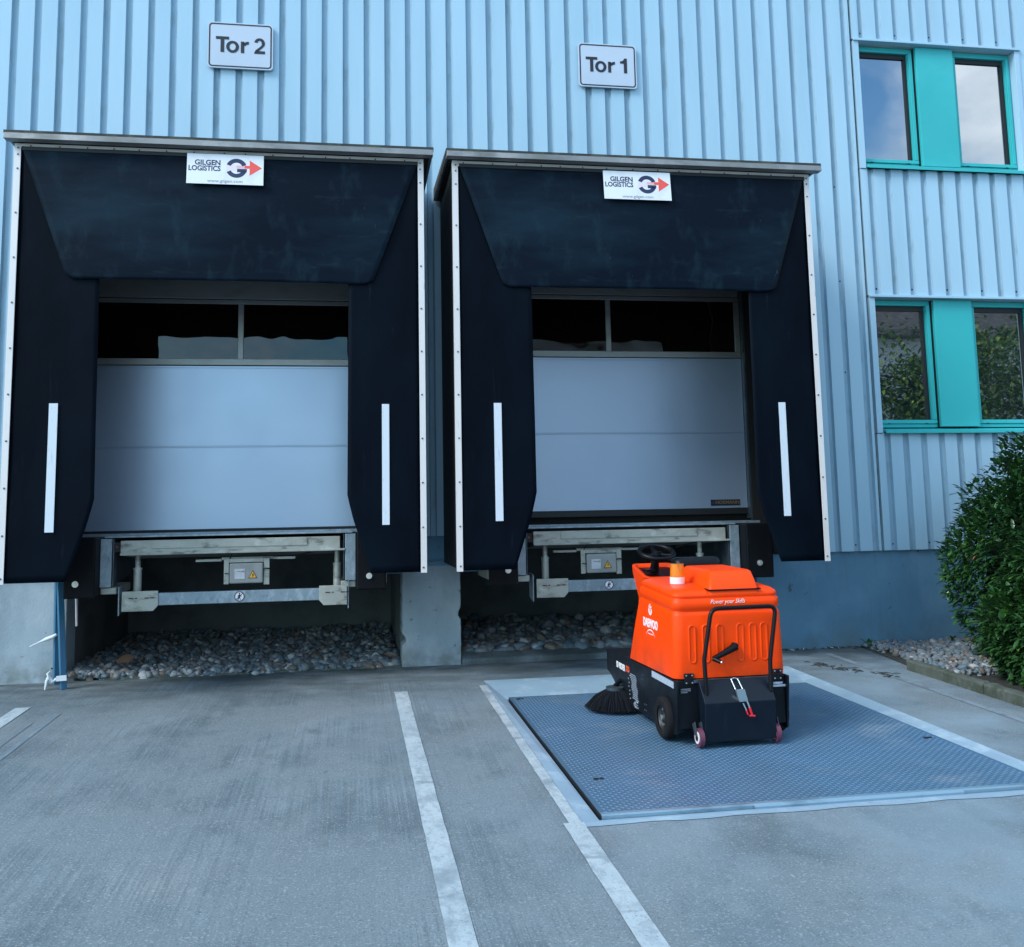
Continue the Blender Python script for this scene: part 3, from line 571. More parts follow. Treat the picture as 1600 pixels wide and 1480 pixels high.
# ------------------------------------------------------------------ dock levellers
def make_leveller(ox, label, zo):
    t = empty('dock_leveller', (ox+1.5, .6, .6)); tag(t, label, 'dock leveller', 'dock levellers under the gates')
    mwL = Matrix.Translation((-1.5, -.6, -.6))
    b = lambda m_, n, mt, bv=0, par=t: m_.build(n, mt, par, bv, mw=mwL if par is t else None)
    m = MB(); m.box(.54, 2.46, .60, 1.15, 1.172, 1.186); m.box(.20, 2.80, .86, 1.15, 1.172, 1.20); b(m, 'deck_plate', M_galv, .003)
    # front lip, folded
    m = MB(); m.box(.665, 2.36, .585, .66, 1.045, 1.148); b(m, 'lip', M_galvl, .004)
    m = MB(); m.box(.90, 2.10, .577, .584, 1.082, 1.140); m.box(.665, 2.40, .568, .60, 1.034, 1.050); b(m, 'lip_plate', M_galvl, .002)
    m = MB(); m.prism([(.62, 1.03), (1.25, .985), (2.4, 1.02), (2.4, 1.12), (.62, 1.12)], 'x', .68, 2.34); b(m, 'underframe', M_under)
    m = MB(); m.box(1.22+zo, 1.42+zo, .68, .72, .965, .985); m.box(1.42+zo, 1.82+zo, .68, .71, .975, .997); m.box(1.82+zo, 2.0+zo, .68, .72, .972, .992); b(m, 'support_bar', M_galvl, .002)
    for x in (.78, 2.335+zo*.5):
        m = MB(); m.cyl((x, .68, .97), 'z', .021, .15, 14); m.cyl((x, .68, .835), 'z', .031, .17, 14); m.cyl((x, .68, .925), 'z', .035, .014, 14); b(m, 'leg', M_galvl)
    # side channels
    for s, xo in ((1, .515), (-1, 2.485)):
        m = MB(); m.box(min(xo, xo+s*.085), max(xo, xo+s*.085), .59, .62, .790, 1.165); m.box(min(xo, xo+s*.01), max(xo, xo+s*.01), .62, .80, .79, 1.165); b(m, 'side_channel', M_galv, .004)
        m = MB(); xi = xo+s*.093
        m.add([(xi, .60, .80), (xi, .60, 1.165), (xi, 2.4, 1.165), (xi, 2.4, 1.0)], [(0, 1, 2, 3)]); m.add([(xi+s*.006, .60, .80), (xi+s*.006, .60, 1.165), (xi+s*.006, 2.4, 1.165), (xi+s*.006, 2.4, 1.0)], [(0, 1, 2, 3)])
        m.add([(xi, .60, .80), (xi+s*.006, .60, .80), (xi+s*.006, .60, 1.165), (xi, .60, 1.165)], [(0, 1, 2, 3)]); b(m, 'side_plate', M_dsteel)
        m = MB(); m.prism([(.62, .735), (.62, .786), (1.12, .80), (1.12, .735)], 'x', min(xo, xo+s*.12), max(xo, xo+s*.12)); b(m, 'bracket', M_galvl, .006)
    # cross beam with end plates
    m = MB(); m.box(.93, 2.22, .60, .66, .640, .735); m.box(.70, 2.40, .62, .70, .655, .72); cb = b(m, 'cross_beam', M_galv, .004)
    for s, xa, xb in ((1, .685, .955), (-1, 2.195, 2.455)):
        m = MB(); poly = [(xa, .755), (xb, .755), (xb, .64), (xb-.035, .600), (xa, .600)] if s > 0 else [(xa, .755), (xb-.04, .755), (xb-.04, .600), (xa+.035, .600), (xa, .64)]
        m.prism(poly, 'y', .583, .592); b(m, 'end_plate', M_galvl, .002)
        m = MB(); xe = xa-.03 if s > 0 else xb-.034
        m.prism([(.592, .79), (.60, .57), (.76, .60), (.78, .80)], 'x', xe, xe+.008); b(m, 'end_flange', M_galv)
        m = MB()
        for q in (.05, .10, .17, .21): m.box(xa+q, xa+q+(.035 if q != .10 else .015), .580, .5825, .697, .705)
        q = b(m, 'slot', M_black); q['kind'] = 'stuff'
    # no-entry pictogram
    cx, cz, y = 1.572+zo*.72, .690, .5975
    m = MB(); m.add([(px, y, pz) for px, pz in arc(cx, cz, .040, 0, 2*math.pi, 28)[:-1]], [tuple(range(28))]); pg = b(m, 'warning_disc', M_white)
    m = MB(); n = 28; o_, i2 = arc(cx, cz, .0395, 0, 2*math.pi, n), arc(cx, cz, .033, 0, 2*math.pi, n)
    for k in range(n): m.add([(o_[k][0], y-.0015, o_[k][1]), (o_[k+1][0], y-.0015, o_[k+1][1]), (i2[k+1][0], y-.0015, i2[k+1][1]), (i2[k][0], y-.0015, i2[k][1])], [(0, 1, 2, 3)])
    def seg(a, c, w):
        a, c = Vector(a), Vector(c); d = (c-a).normalized(); p = Vector((-d.y, d.x))*w
        m.add([(q.x, y-.002, q.y) for q in (a-p, c-p, c+p, a+p)], [(0, 1, 2, 3)])
    seg((cx-.026, cz-.024), (cx+.026, cz+.024), .0022); seg((cx, cz+.014), (cx-.002, cz-.006), .006); seg((cx-.002, cz-.006), (cx-.012, cz-.027), .0032); seg((cx-.001, cz-.006), (cx+.010, cz-.026), .0032); seg((cx, cz+.012), (cx+.015, cz-.002), .0026); seg((cx, cz+.012), (cx-.014, cz-.000), .0026)
    m.add([(px, y-.002, pz) for px, pz in arc(cx+.001, cz+.022, .006, 0, 2*math.pi, 10)[:-1]], [tuple(range(10))])
    m.build('pictogram', M_navy, pg)
    def shx(mm):
        mm.v = [(q[0]+zo, q[1], q[2]) for q in mm.v]; return mm
    # control box in a bracket
    m = MB(); m.box(1.445, 1.485, .63, .645, .785, .985); m.box(1.755, 1.80, .63, .645, .775, .985); m.box(1.4855, 1.7545, .63, .645, .955, .985); b(shx(m), 'box_bracket', M_galvl, .003)
    m = MB(); m.box(1.490, 1.750, .61, .72, .790, .950); cbx = b(shx(m), 'control_box', M_box, .010)
    m = MB(); m.box(1.53, 1.61, .606, .609, .825, .905); shx(m).build('sticker', M_paper, cbx)
    m = MB(); m.box(1.548, 1.59, .6035, .6055, .883, .889); m.cyl((1.598, .604, .886), 'y', .008, .002, 10); shx(m).build('print', M_grey, cbx)
    m = MB(); m.prism([(1.638, .83), (1.706, .83), (1.672, .893)], 'y', .606, .609, 0); shx(m).build('warning_triangle', M_ink, cbx)
    m = MB(); m.prism([(1.645, .834), (1.699, .834), (1.672, .884)], 'y', .604, .6055, 0); shx(m).build('triangle_field', M_yel, cbx)
    m = MB(); m.prism([(1.669, .842), (1.674, .842), (1.680, .858), (1.675, .858), (1.676, .872), (1.667, .856), (1.671, .856)], 'y', .602, .6035, 0); shx(m).build('flash', M_ink, cbx)
    for q in (([(1.485, .68, .985), (1.50, .66, 1.02), (1.53, .65, 1.06)], .004), ([(1.445, .66, .87), (1.46, .62, .872), (1.49, .62, .868)], .004), ([(1.75, .62, .90), (1.775, .60, .905), (1.80, .62, .90)], .006)): b(shx(MB().tube(q[0], q[1], 6)), 'cable', M_black)
    #([(1.445, .66, .87), (1.46, .62, .872), (1.49, .62, .868)], .004, 6); m.tube([(1.75, .62, .90), (1.775, .60, .905), (1.80, .62, .90)], .006, 6); b(shx(m), 'cable', M_black)
    pts = [(1.95+.35*k/8, .72, .985+.05*math.sin(k/8*1.6)) for k in range(9)]; m = MB(); m.tube(pts, .006, 6); b(m, 'hose', M_black)
    # red lamp at left of the lip
    m = MB(); m.box(.612, .66, .62, .66, 1.06, 1.135); b(m, 'lamp_housing', M_black)
    m = MB(); m.cyl((.632, .616, 1.10), 'y', .009, .01, 10); b(m, 'lamp', mat('red lens', (.25, .02, .015), .3) if 'red lens' not in bpy.data.materials else bpy.data.materials['red lens'])
    return t
make_leveller(0, 'galvanised dock leveller with cross beam and control box below gate 2 door', 0)
make_leveller(3.29, 'galvanised dock leveller below gate 1 door, partly hidden by the orange sweeper', -.365)

# bumpers
def bumper(x0, x1, label, bx, bz=.83):
    t = empty('dock_bumper', ((x0+x1)/2, .45, .72)); tag(t, label, 'dock bumper', 'dock bumpers')
    cx = (x0+x1)/2
    m = MB(); m.box(x0-cx, x1-cx, 0, .56, 0, .46); m.build('block', M_bumper, t, .012)
    m = MB(); m.cyl((bx-cx, -.006, bz-.72), 'y', .024, .012, 20); m.cyl((bx-cx, -.016, bz-.72), 'y', .012, .012, 6); m.build('bolt', M_bolt, t, .002)
    m = MB(); m.box(x0-cx-.006, x0-cx+.0, .05, .7, .05, .4) if bx < 2 or 3.4 < bx < 4.5 else m.box(x1-cx, x1-cx+.006, .05, .7, .05, .4); m.build('mounting_plate', M_galvl, t)
bumper(.285, .512, 'black rubber dock bumper at the left end of the gate 2 leveller', .375)
bumper(2.49, 2.725, 'black rubber dock bumper at the right end of the gate 2 leveller', 2.59)
bumper(3.56, 3.80, 'black rubber dock bumper at the left end of the gate 1 leveller', 3.715, .842)
bumper(5.78, 6.02, 'scuffed black rubber dock bumper right of the orange sweeper', 5.89, .845)

# ------------------------------------------------------------------ gate signs
def sign(cx, cz, w, h, s, label):
    t = empty('gate_sign', (cx, 1.105, cz)); tag(t, label, 'sign', 'gate number signs')
    def rr(w, h, r, n=6):
        p = []
        for (sx, sz, a0) in ((1, 1, 0), (-1, 1, 90), (-1, -1, 180), (1, -1, 270)):
            for k in range(n+1): a = R(a0+90*k/n); p.append((sx*(w/2-r)+r*math.cos(a), sz*(h/2-r)+r*math.sin(a)))
        return p
    m = MB(); m.prism(rr(w, h, .03), 'y', -.004, .012); m.build('board', M_sign, t)
    o1, i1 = rr(w-.022, h-.022, .03), rr(w-.046, h-.046, .02); n = len(o1); m = MB()
    for k in range(n): q = (k+1) % n; m.add([(o1[k][0], -.0055, o1[k][1]), (o1[q][0], -.0055, o1[q][1]), (i1[q][0], -.0055, i1[q][1]), (i1[k][0], -.0055, i1[k][1])], [(0, 1, 2, 3)])
    m.build('border', M_ink, t)
    m = MB(); Y_ = -.0065; hb = -.068; cap = .148; xh = .108; st = .030
    def poly(pts): m.add([(p[0], Y_, p[1]+hb) for p in pts], [tuple(range(len(pts)))])
    def band(outer, inner):
        for k in range(len(outer)-1): poly([outer[k], outer[k+1], inner[k+1], inner[k]])
    poly([(-.214, cap), (-.100, cap), (-.100, cap-.027), (-.141, cap-.027), (-.141, 0), (-.173, 0), (-.173, cap-.027), (-.214, cap-.027)])
    el = lambda cx, cz, rx, rz, a0, a1, n=28: [(cx+rx*math.cos(R(a0+(a1-a0)*k/n)), cz+rz*math.sin(R(a0+(a1-a0)*k/n))) for k in range(n+1)]
    band(el(-.068, .054, .056, .057, 0, 360), el(-.068, .054, .027, .033, 0, 360))
    poly([(.004, 0), (.034, 0), (.034, xh), (.006, xh), (.004, xh)]); band(el(.072, .058, .058, .052, 150, 88, 10), el(.072, .058, .032, .025, 160, 88, 10))
    if s.endswith('2'):
        band(el(.168, .100, .047, .049, 170, -20, 22), el(.168, .100, .018, .025, 170, -10, 22))
        poly([(.196, .098), (.213, .084), (.196, .060), (.165, .030), (.160, .026), (.120, 0), (.121, .006), (.133, .034), (.160, .056), (.180, .076)])
        poly([(.120, 0), (.216, 0), (.216, .027), (.150, .027)])
    else:
        poly([(.160, 0), (.192, 0), (.192, .150), (.170, .150), (.160, .138)]); poly([(.124, .118), (.124, .096), (.1605, .096), (.1605, .138), (.150, .124)])
    m.build('lettering', M_ink, t)
    for q in (h/2-.08, -h/2+.04): MB().box(-w/2+.05, w/2-.05, .012, .03, q, q+.04).build('rail', M_galv, t)
sign(1.463, 5.540, .572, .432, 'Tor 2', 'white gate sign reading Tor 2')
sign(4.875, 5.550, .572, .436, 'Tor 1', 'white gate sign reading Tor 1')

# ------------------------------------------------------------------ blue profiles leaning at the left
def profile(p0, p1, label, w=.048, dpt=.035):
    t = empty('metal_profile', p0); tag(t, label, 'metal profile', 'blue profiles leaning on the wall')
    d = Vector(p1)-Vector(p0); m = MB(); m.box(-w/2, w/2, -dpt/2, dpt/2, 0, d.length)
    o = m.build('bar', M_bluepost, t, .004, mw=d.to_track_quat('Z', 'Y').to_matrix().to_4x4())
    return t
profile((.085, 1.10, -.01), (.045, 1.155, 1.5), 'blue metal profile standing upright against the concrete beside the gravel pit')
profile((.205, .86, -.012), (.06, 1.06, 1.42), 'blue metal profile leaning at a slant in front of the upright one')
m = MB(); m.prism([(.155, .06), (.235, .062), (.232, .105), (.157, .10)], 'y', .826, .835); m.tube([(.157, .84, .08), (.12, .85, .05), (.09, .84, .12), (.12, .85, .16), (.08, .86, .06), (.07, .85, -.005)], [.014, .018, .012, .008, .014, .006], 7)
o = m.build('tape_ribbon', M_tape); tag(o, 'white tape tied round the foot of the slanted blue profile', 'tape')
m = MB(); m.tube([(-.14, 1.14, .30), (-.05, 1.1, .34), (.0, 1.08, .36), (.06, 1.06, .38), (.09, 1.05, .40)], [.004, .006, .016, .018, .010], 7)
o = m.build('tape_ribbon', M_tape); tag(o, 'white tape end tied higher up, trailing left across the concrete', 'tape')
# white drip pipe behind
m = MB(); m.tube([(.205, 1.15, 1.0), (.205, 1.15, .74), (.205, 1.15, .70), (.215, 1.15, .45)], [.018, .018, .012, .010], 8); o = m.build('drain_pipe', M_paper); tag(o, 'thin pale pipe hanging at the left edge of the gate 2 pit', 'pipe')

# ------------------------------------------------------------------ gravel
def ico():
    bm = bmesh.new(); bmesh.ops.create_icosphere(bm, subdivisions=2, radius=1); vs = [v.co.copy() for v in bm.verts]; fs = [[v.index for v in f.verts] for f in bm.faces]; bm.free(); return vs, fs
ICV, ICF = ico()
def gravel(name, n, place, rmin, rmax, weights=(5, 3, 4, 2), seed=1):
    rnd = random.Random(seed); m = MB()
    for _ in range(n):
        x, y, z = place(rnd); r = rnd.uniform(rmin, rmax)*(1+.5*(rnd.random() < .12)); sx, sy, sz = r*rnd.uniform(.8, 1.35), r*rnd.uniform(.7, 1.1), r*rnd.uniform(.45, .75)
        rot = Matrix.Rotation(rnd.uniform(0, 6.28), 3, 'Z') @ Matrix.Rotation(rnd.gauss(0, .45), 3, 'X') @ Matrix.Rotation(rnd.gauss(0, .45), 3, 'Y')
        p = [rnd.uniform(0, 6) for _ in range(3)]
        vs = []
        for v in ICV:
            k = 1+.13*math.sin(3*v.x+p[0])+.12*math.sin(3.3*v.y+p[1])+.1*math.sin(4*v.z+p[2])
            q = rot @ Vector((v.x*sx*k, v.y*sy*k, v.z*sz*k)); vs.append((x+q.x, y+q.y, z+q.z))
        m.add(vs, ICF, rnd.choices(range(4), weights)[0], True)
    o = m.build(name, M_st); tag(o, kind='stuff'); return o
def pl2(r):
    y = D_+.03+2.3*r.random()**1.5; x = r.uniform(OP2[0]+.02, OP2[1]-.03); k = (y-D_)
    return x, y, .0+.045*k+r.uniform(-.02, .03)+(.05*max(0, 1-abs(x-OP2[0])/.5) if k < 1 else 0)
o = gravel('gravel', 5200, pl2, .017, .038, seed=3); tag(o, 'loose grey river pebbles in the pit under the gate 2 leveller', 'gravel')
def pl1(r):
    y = D_+.15+2.1*r.random()**1.4; x = r.uniform(OP1[0]+.02, OP1[1]-.03)
    return x, y, .055+.03*(y-D_)+r.uniform(-.03, .04)
o = gravel('gravel', 2300, pl1, .03, .062, (5, 2, 4, 2), 5); tag(o, 'dark broken stones in the pit behind the sweeper', 'gravel')
def pl3(r):
    while True:
        y = r.uniform(-.35, D_-.02); x = r.uniform(7.0, 9.2)
        if x > 7.18-.0*(D_-y)-(.10 if y < .2 else 0)*0 and not (y < .06 and x < 7.06): 
            if y > .1 or x > 7.08: return x, y, gz(x, y)+.012+r.uniform(-.01, .03)
o = gravel('gravel', 4200, pl3, .013, .030, (6, 1.2, 5, 3), 9); tag(o, 'pebbles in the planting bed between the kerb stone and the wall', 'gravel')
m = MB()
for (x, y, r, mi) in ((1.66, 1.10, .034, 1),):
    m.add([(x+v.x*r*1.1, y+v.y*r*.8, gz(x, y)+.018+v.z*r*.6) for v in ICV], ICF, 0, True)
o = m.build('stray_pebble', M_st[1]); tag(o, 'single pale pebble lying on the yard in front of the gate 2 gravel', 'pebble')

# dead leaf / brown piece left
m = MB(); m.add([(.50, 1.32, .12), (.60, 1.30, .12), (.64, 1.36, .16), (.56, 1.40, .18), (.50, 1.37, .15)], [(0, 1, 2, 3, 4)]); m.add([(.50, 1.32, .113), (.60, 1.30, .113), (.64, 1.36, .153), (.56, 1.40, .173), (.50, 1.37, .143)], [(0, 1, 2, 3, 4)])
o = m.build('dead_leaf', mat('brown leaf', (.06, .035, .02), .8)); tag(o, 'brown dead leaf on the pebbles at the left end of the gate 2 pit', 'leaf')

# litter: twig debris right of the pit
m = MB(); rnd = random.Random(4)
for k in range(46):
    u = rnd.random(); x = 6.33+.36*u+rnd.gauss(0, .035); y = .42-.62*u+rnd.gauss(0, .05); a = rnd.uniform(0, 3.14); l = rnd.uniform(.012, .05)
    z = gz(x, y)+.006; m.tube([(x-l*math.cos(a), y-l*math.sin(a), z), (x, y, z+.004), (x+l*math.cos(a), y+l*math.sin(a), z)], [.002, .004, .002], 5)
o = m.build('plant_debris', M_soil); tag(o, kind='stuff'); tag(o, 'dark scattered twigs on the yard right of the lift platform', 'debris')
m = MB()
for k in range(60):
    x = 6.2+rnd.random()*1.0; y = D_-.02-abs(rnd.gauss(0, .03)); z = gz(x, y)+.006; a = rnd.uniform(0, 3.14); l = rnd.uniform(.008, .03)
    m.tube([(x-l*math.cos(a), y-l*.4*math.sin(a), z), (x, y, z+.004), (x+l*math.cos(a), y+l*.4*math.sin(a), z+rnd.uniform(0, .02))], [.002, .005, .002], 5, 0 if rnd.random() < .85 else 1)
o = m.build('wall_foot_debris', [M_soil, M_paper]); tag(o, kind='stuff'); tag(o, 'dark dirt and bits along the foot of the concrete wall', 'debris')

# ------------------------------------------------------------------ kerb stone, soil, hedge
t = empty('kerb_stone', (6.99, .04, gz(7, 0))); tag(t, 'mossy concrete edging stone along the planting bed in front of the hedge', 'kerb stone')
m = MB()
for (ya, yb) in ((.0, -.98), (-.99, -1.97), (-1.98, -2.96), (-2.97, -4.0)):
    rings = []; n = 22
    for k in range(n+1):
        y = ya+(yb-ya)*k/n; j = lambda s=.003: rnd.gauss(0, s); z = S_*y+.082
        rings.append([(-.045+j(), y, z-.2), (-.045+j(), y, z-.012+j()), (-.033+j(), y, z+j()), (.028+j(), y, z+j()), (.036+j(), y, z-.012+j()), (.036, y, z-.2)])
    m.loft(rings, smooth=False)
m.build('edging', M_kerb, t)
m = MB(); m.add([(7.03, .1, gz(7, .1)+.005), (9.5, .1, gz(7, .1)+.02), (9.5, -7, gz(7, -7)+.05), (7.03, -7, gz(7, -7)+.05)], [(0, 1, 2, 3)]); m.add([(7.16, D_, .004), (12, D_, .004), (12, .1, -.02), (7.03, .1, -.024)], [(0, 1, 2, 3)])
tag(m.build('planting_soil', M_soil), kind='structure')

def leafmesh(m, p, d, up, L, Wd, mi):
    d = d.normalized(); s = d.cross(up)
    if s.length < 1e-4: s = d.orthogonal()
    s.normalize(); n = s.cross(d)
    q = [p, p+d*L*.35+s*Wd-n*.0, p+d*L*.35-n*L*.06, p+d*L*.35-s*Wd, p+d*L*.75+s*Wd*.7-n*L*.08, p+d*L*.75-n*L*.15, p+d*L*.75-s*Wd*.7-n*L*.08, p+d*L-n*L*.25]
    m.add(q, [(0, 1, 2), (0, 2, 3), (1, 4, 5, 2), (3, 2, 5, 6), (4, 7, 5), (6, 5, 7)], mi, True)
hg = empty('laurel_hedge', (8.3, -.3, gz(8, -.3))); tag(hg, 'dense dark green laurel hedge with a few pale young shoots at the right edge', 'hedge')
def in_hedge(x, y, z):
    # signed fill: hedge mass whose left face bulges; rises to the right
    zt = 1.30+.62*min(1, max(0, (x-7.40))/.9)**.8 + .05*math.sin(x*9+y*4)+.04*math.sin(x*17)
    xl = 7.60+.06*math.sin(z*3.4+.9)-.08*math.sin((z-.2)*1.8)+.06*math.sin(y*7+z*5)+.16*max(0, .22-z)+.62*max(0, z-1.05)
    if z < .8: xl -= .40*min(1, max(0, (-.25-y)/.35))*min(1, (.8-z)/.3)
    yb = .30+.08*math.sin(x*8+z*6)
    return x > xl and z < zt and -1.75 < y < yb and z > .03
rnd = random.Random(11); m = MB(); cnt = 0
while cnt < 26000:
    x = rnd.uniform(7.2, 9.3); y = rnd.uniform(-1.75, .5); z = rnd.uniform(.03, 2.0)
    if not in_hedge(x, y, z): continue
    # prefer the outer shell
    e = .13
    shell = not (in_hedge(x-e, y, z) and in_hedge(x, y, z+e) and in_hedge(x, y+e, z) and in_hedge(x-e, y, z+e))
    if not shell and rnd.random() < .93: continue
    nrm = Vector((-(0 if in_hedge(x-e, y, z) else 1)-.25, -.25, (0 if in_hedge(x, y, z+e) else .9)+.15))
    d = (nrm+Vector((rnd.gauss(0, .7), rnd.gauss(0, .8), rnd.gauss(-.15, .5))))
    gg = gz(x, y)
    pale = math.sin(x*11+y*7)+math.sin(z*9+y*5) > 1.35
    mi = 1 if (pale and rnd.random() < .45) or rnd.random() < .03 else (2 if rnd.random() < .002 else 0)
    leafmesh(m, Vector((x-8.3, y+.3, z+gg-hg.location.z)), d, Vector((0, 0, 1)), rnd.uniform(.060, .105), rnd.uniform(.013, .021), mi); cnt += 1
m.build('foliage', [M_leaf, M_leaf2, M_leafd], hg)
m = MB()
for k in range(26):
    x = rnd.uniform(-.35, .8); y = rnd.uniform(-1.2, .2); pts = [(x, y, 0)]
    for q in range(4): pts.append((pts[-1][0]+rnd.gauss(0, .08), pts[-1][1]+rnd.gauss(0, .08), pts[-1][2]+.32))
    m.tube(pts, [.016, .013, .010, .007, .004], 6)
m.build('stems', M_bark, hg)
m = MB(); rings = []      # solid core, shade put into its colour, so no light passes through the hedge
for z, a, b_, c, d_ in ((.05, 7.70, 9.3, -1.7, .12), (.6, 7.62, 9.3, -1.7, .16), (1.15, 7.70, 9.3, -1.7, .12), (1.45, 8.05, 9.3, -1.7, .05)):
    ring = []
    for k in range(40):
        an = 2*math.pi*k/40; cx, cy = (a+b_)/2, (c+d_)/2; q = 1+.05*math.sin(k*2.3+z*5)
        ex = abs(math.cos(an))**.4*(1 if math.cos(an) > 0 else -1); ey = abs(math.sin(an))**.4*(1 if math.sin(an) > 0 else -1)
        ring.append((cx+(b_-a)/2*ex*q-8.3, cy+(d_-c)/2*ey*q+.3, z-hg.location.z-.03))
    rings.append(ring)
m.loft(rings); m.build('shade_core', mat('shade core', (.008, .014, .008), .95, bump=[(30, U, .03, 1)]), hg)
# small weeds
def weed(x, y, n, s, label):
    m = MB(); rnd = random.Random(int(x*100))
    for k in range(n):
        a = rnd.uniform(0, 6.28); d = Vector((math.cos(a), math.sin(a), rnd.uniform(.3, 1.6))); leafmesh(m, Vector((rnd.gauss(0, s*.3), rnd.gauss(0, s*.3), rnd.uniform(0, s*.6))), d, Vector((0, 0, 1)), rnd.uniform(.4, .8)*s, .13*s, 0)
    o = m.build('weed', [M_leaf]); o.location = (x, y, gz(x, y)); tag(o, label, 'weed')
weed(7.21, 1.09, 26, .09, 'small green weed at the foot of the wall where the gravel bed begins')
weed(8.02, 1.10, 20, .09, 'tiny green weed at the wall foot close to the hedge')

# ------------------------------------------------------------------ ride-on sweeper
sw = empty('ride_on_sweeper', (4.704, -1.80, gz(0, -1.80)+.006)); sw.rotation_euler = (math.atan(S_), 0, R(2.0)); sw.scale = (1.04, 1, 1)
tag(sw, 'orange and black ride-on floor sweeper with beacon and steering wheel on the steel platform', 'sweeper')
def sb(m_, n, mt, bv=0, par=None, seg=2): return m_.build(n, mt, par or sw, bv, seg)
# chassis
def roundrect(hx0, hx1, y0, y1, r, z, n=5):
    p = []
    for (sx, sy, a0) in ((hx1-r, y1-r, 0), (hx0+r, y1-r, 90), (hx0+r, y0+r, 180), (hx1-r, y0+r, 270)):
        for k in range(n+1): a = R(a0+90*k/n); p.append((sx+r*math.cos(a), sy+r*math.sin(a), z))
    return p
side = [(-.030, .375), (-.030, .34), (.00, .06), (.05, .052), (.055, .15), (.09, .215), (.16, .25), (.23, .235), (.285, .17), (.305, .06), (.72, .045), (.93, .06), (1.12, .10), (1.24, .15), (1.33, .185), (1.40, .195), (1.40, .345)]
for s in (-1, 1):
    m = MB(); m.prism(side, 'x', s*.345, s*.333); sb(m, 'chassis_side', M_chas, .002)
m = MB(); m.box(-.332, .332, .012, 1.395, .355, .374); m.box(-.332, .332, 1.37, 1.395, .20, .354); m.box(-.30, .30, .16, .20, .10, .354)
m.box(-.332, -.20, .002, .010, .09, .370); m.box(.225, .332, .002, .010, .09, .370); m.box(-.28, .28, .25, 1.0, .10, .30)
m.v = [(x, y, z-(.0215*y if z > .3 else 0)) for x, y, z in m.v]; sb(m, 'chassis', M_chas, .003)
# orange body
def bodyring(z, hx, y0, y1, r): return roundrect(-hx, hx, y0, y1, r, z, 6)
lv = [(.380, .342, .004, .90, .05), (.40, .344, .002, .885, .05), (.60, .340, .006, .79, .055), (.770, .338, .010, .70, .06), (.786, .335, .014, .69, .06), (.794, .328, .026, .69, .06), (.800, .328, .026, .69, .06), (.810, .337, .014, .69, .06), (.862, .335, .013, .675, .06), (.870, .326, .028, .67, .06), (.876, .326, .028, .67, .06), (.884, .332, .020, .665, .06), (.900, .328, .034, .655, .06), (.914, .312, .058, .640, .06), (.922, .28, .095, .61, .06), (.924, .2, .15, .5, .05)]
def drop(q):
    out = []
    for x, y, z in bodyring(*q):
        if q[0] < .45: z -= .018*y
        if q[0] > .75: z -= .026*max(0, 1-y/.62)
        out.append((x, y, z))
    return out
m = MB(); m.loft([drop(q) for q in lv]); body = sb(m, 'body', M_or)
# moulded grooves on the rear face
for i, xg in enumerate((-.232, -.148, -.062, .064, .142, .212)):
    m = MB(); w = .019; zt, zb = .690, .470
    def ring_(r, y):
        return [(xg+r*math.cos(a), y, zt-w+r*math.sin(a)) for a in [math.pi*k/10 for k in range(11)]]+[(xg+r*math.cos(a), y, zb+w+r*math.sin(a)) for a in [math.pi+math.pi*k/10 for k in range(11)]]
    m.loft([ring_(w+.006, -.002+.009), ring_(w+.003, -.0015+.001), ring_(w-.002, -.0005), ring_(w-.006, .0045), ring_(w-.010, .0050)], cap=False)
    m.add(ring_(w-.010, .0050), [tuple(range(22))]); 
    o = m.build('moulded_groove', M_or, body)
# side panel relief
m = MB(); m.loft([[(-.3425+dx*.0, y, z) for y, z in [(.18+q, .42+q*.8), (.72-q, .42+q*.8), (.60-q*.6, .66-q), (.26+q*.6, .60-q)]] for dx, q in ((0, 0),)], cap=False) if False else None
# hood box
m = MB()
m.loft([roundrect(-.110, .200, .022, .60, .02, .865), roundrect(-.108, .201, .028, .60, .02, .895), roundrect(-.085, .203, .080, .58, .022, .950), roundrect(-.066, .200, .115, .56, .025, .992), roundrect(-.055, .190, .135, .55, .025, 1.000)])
sb(m, 'engine_hood', M_or)
m = MB(); m.prism([(.016, .889), (.016, .896), (.6, .922), (.6, .915)], 'x', -.118, .209); sb(m, 'hood_gap', M_seat)
# side deck right dark stand behind
# beacon
bx, by = -.205, .30
m = MB(); m.cyl((bx, by, .932), 'z', .045, .042, 28); bc = sb(m, 'beacon_base', M_white, .003)
m = MB(); m.cyl((bx, by, .994), 'z', .043, .082, 28, r2=.041); m.build('beacon_lens', M_amber, bc, .006)
for k in range(14):
    pass
# seat
m = MB(); m.loft([roundrect(-.09, .20, .60, .72, .04, .92), roundrect(-.10, .215, .60, .73, .045, 1.00), roundrect(-.10, .215, .61, .74, .05, 1.030), roundrect(-.08, .20, .63, .73, .045, 1.044)]); sb(m, 'seat_back', M_seat)
m = MB(); m.loft([roundrect(-.19, .21, .66, .92, .05, .80), roundrect(-.20, .22, .66, .95, .06, .83), roundrect(-.19, .21, .67, .94, .06, .87)]); sb(m, 'seat', M_seat)
m = MB(); m.loft([roundrect(-.16, .18, .68, .88, .04, .38), roundrect(-.15, .17, .68, .86, .04, .80)]); sb(m, 'seat_pedestal', M_or)
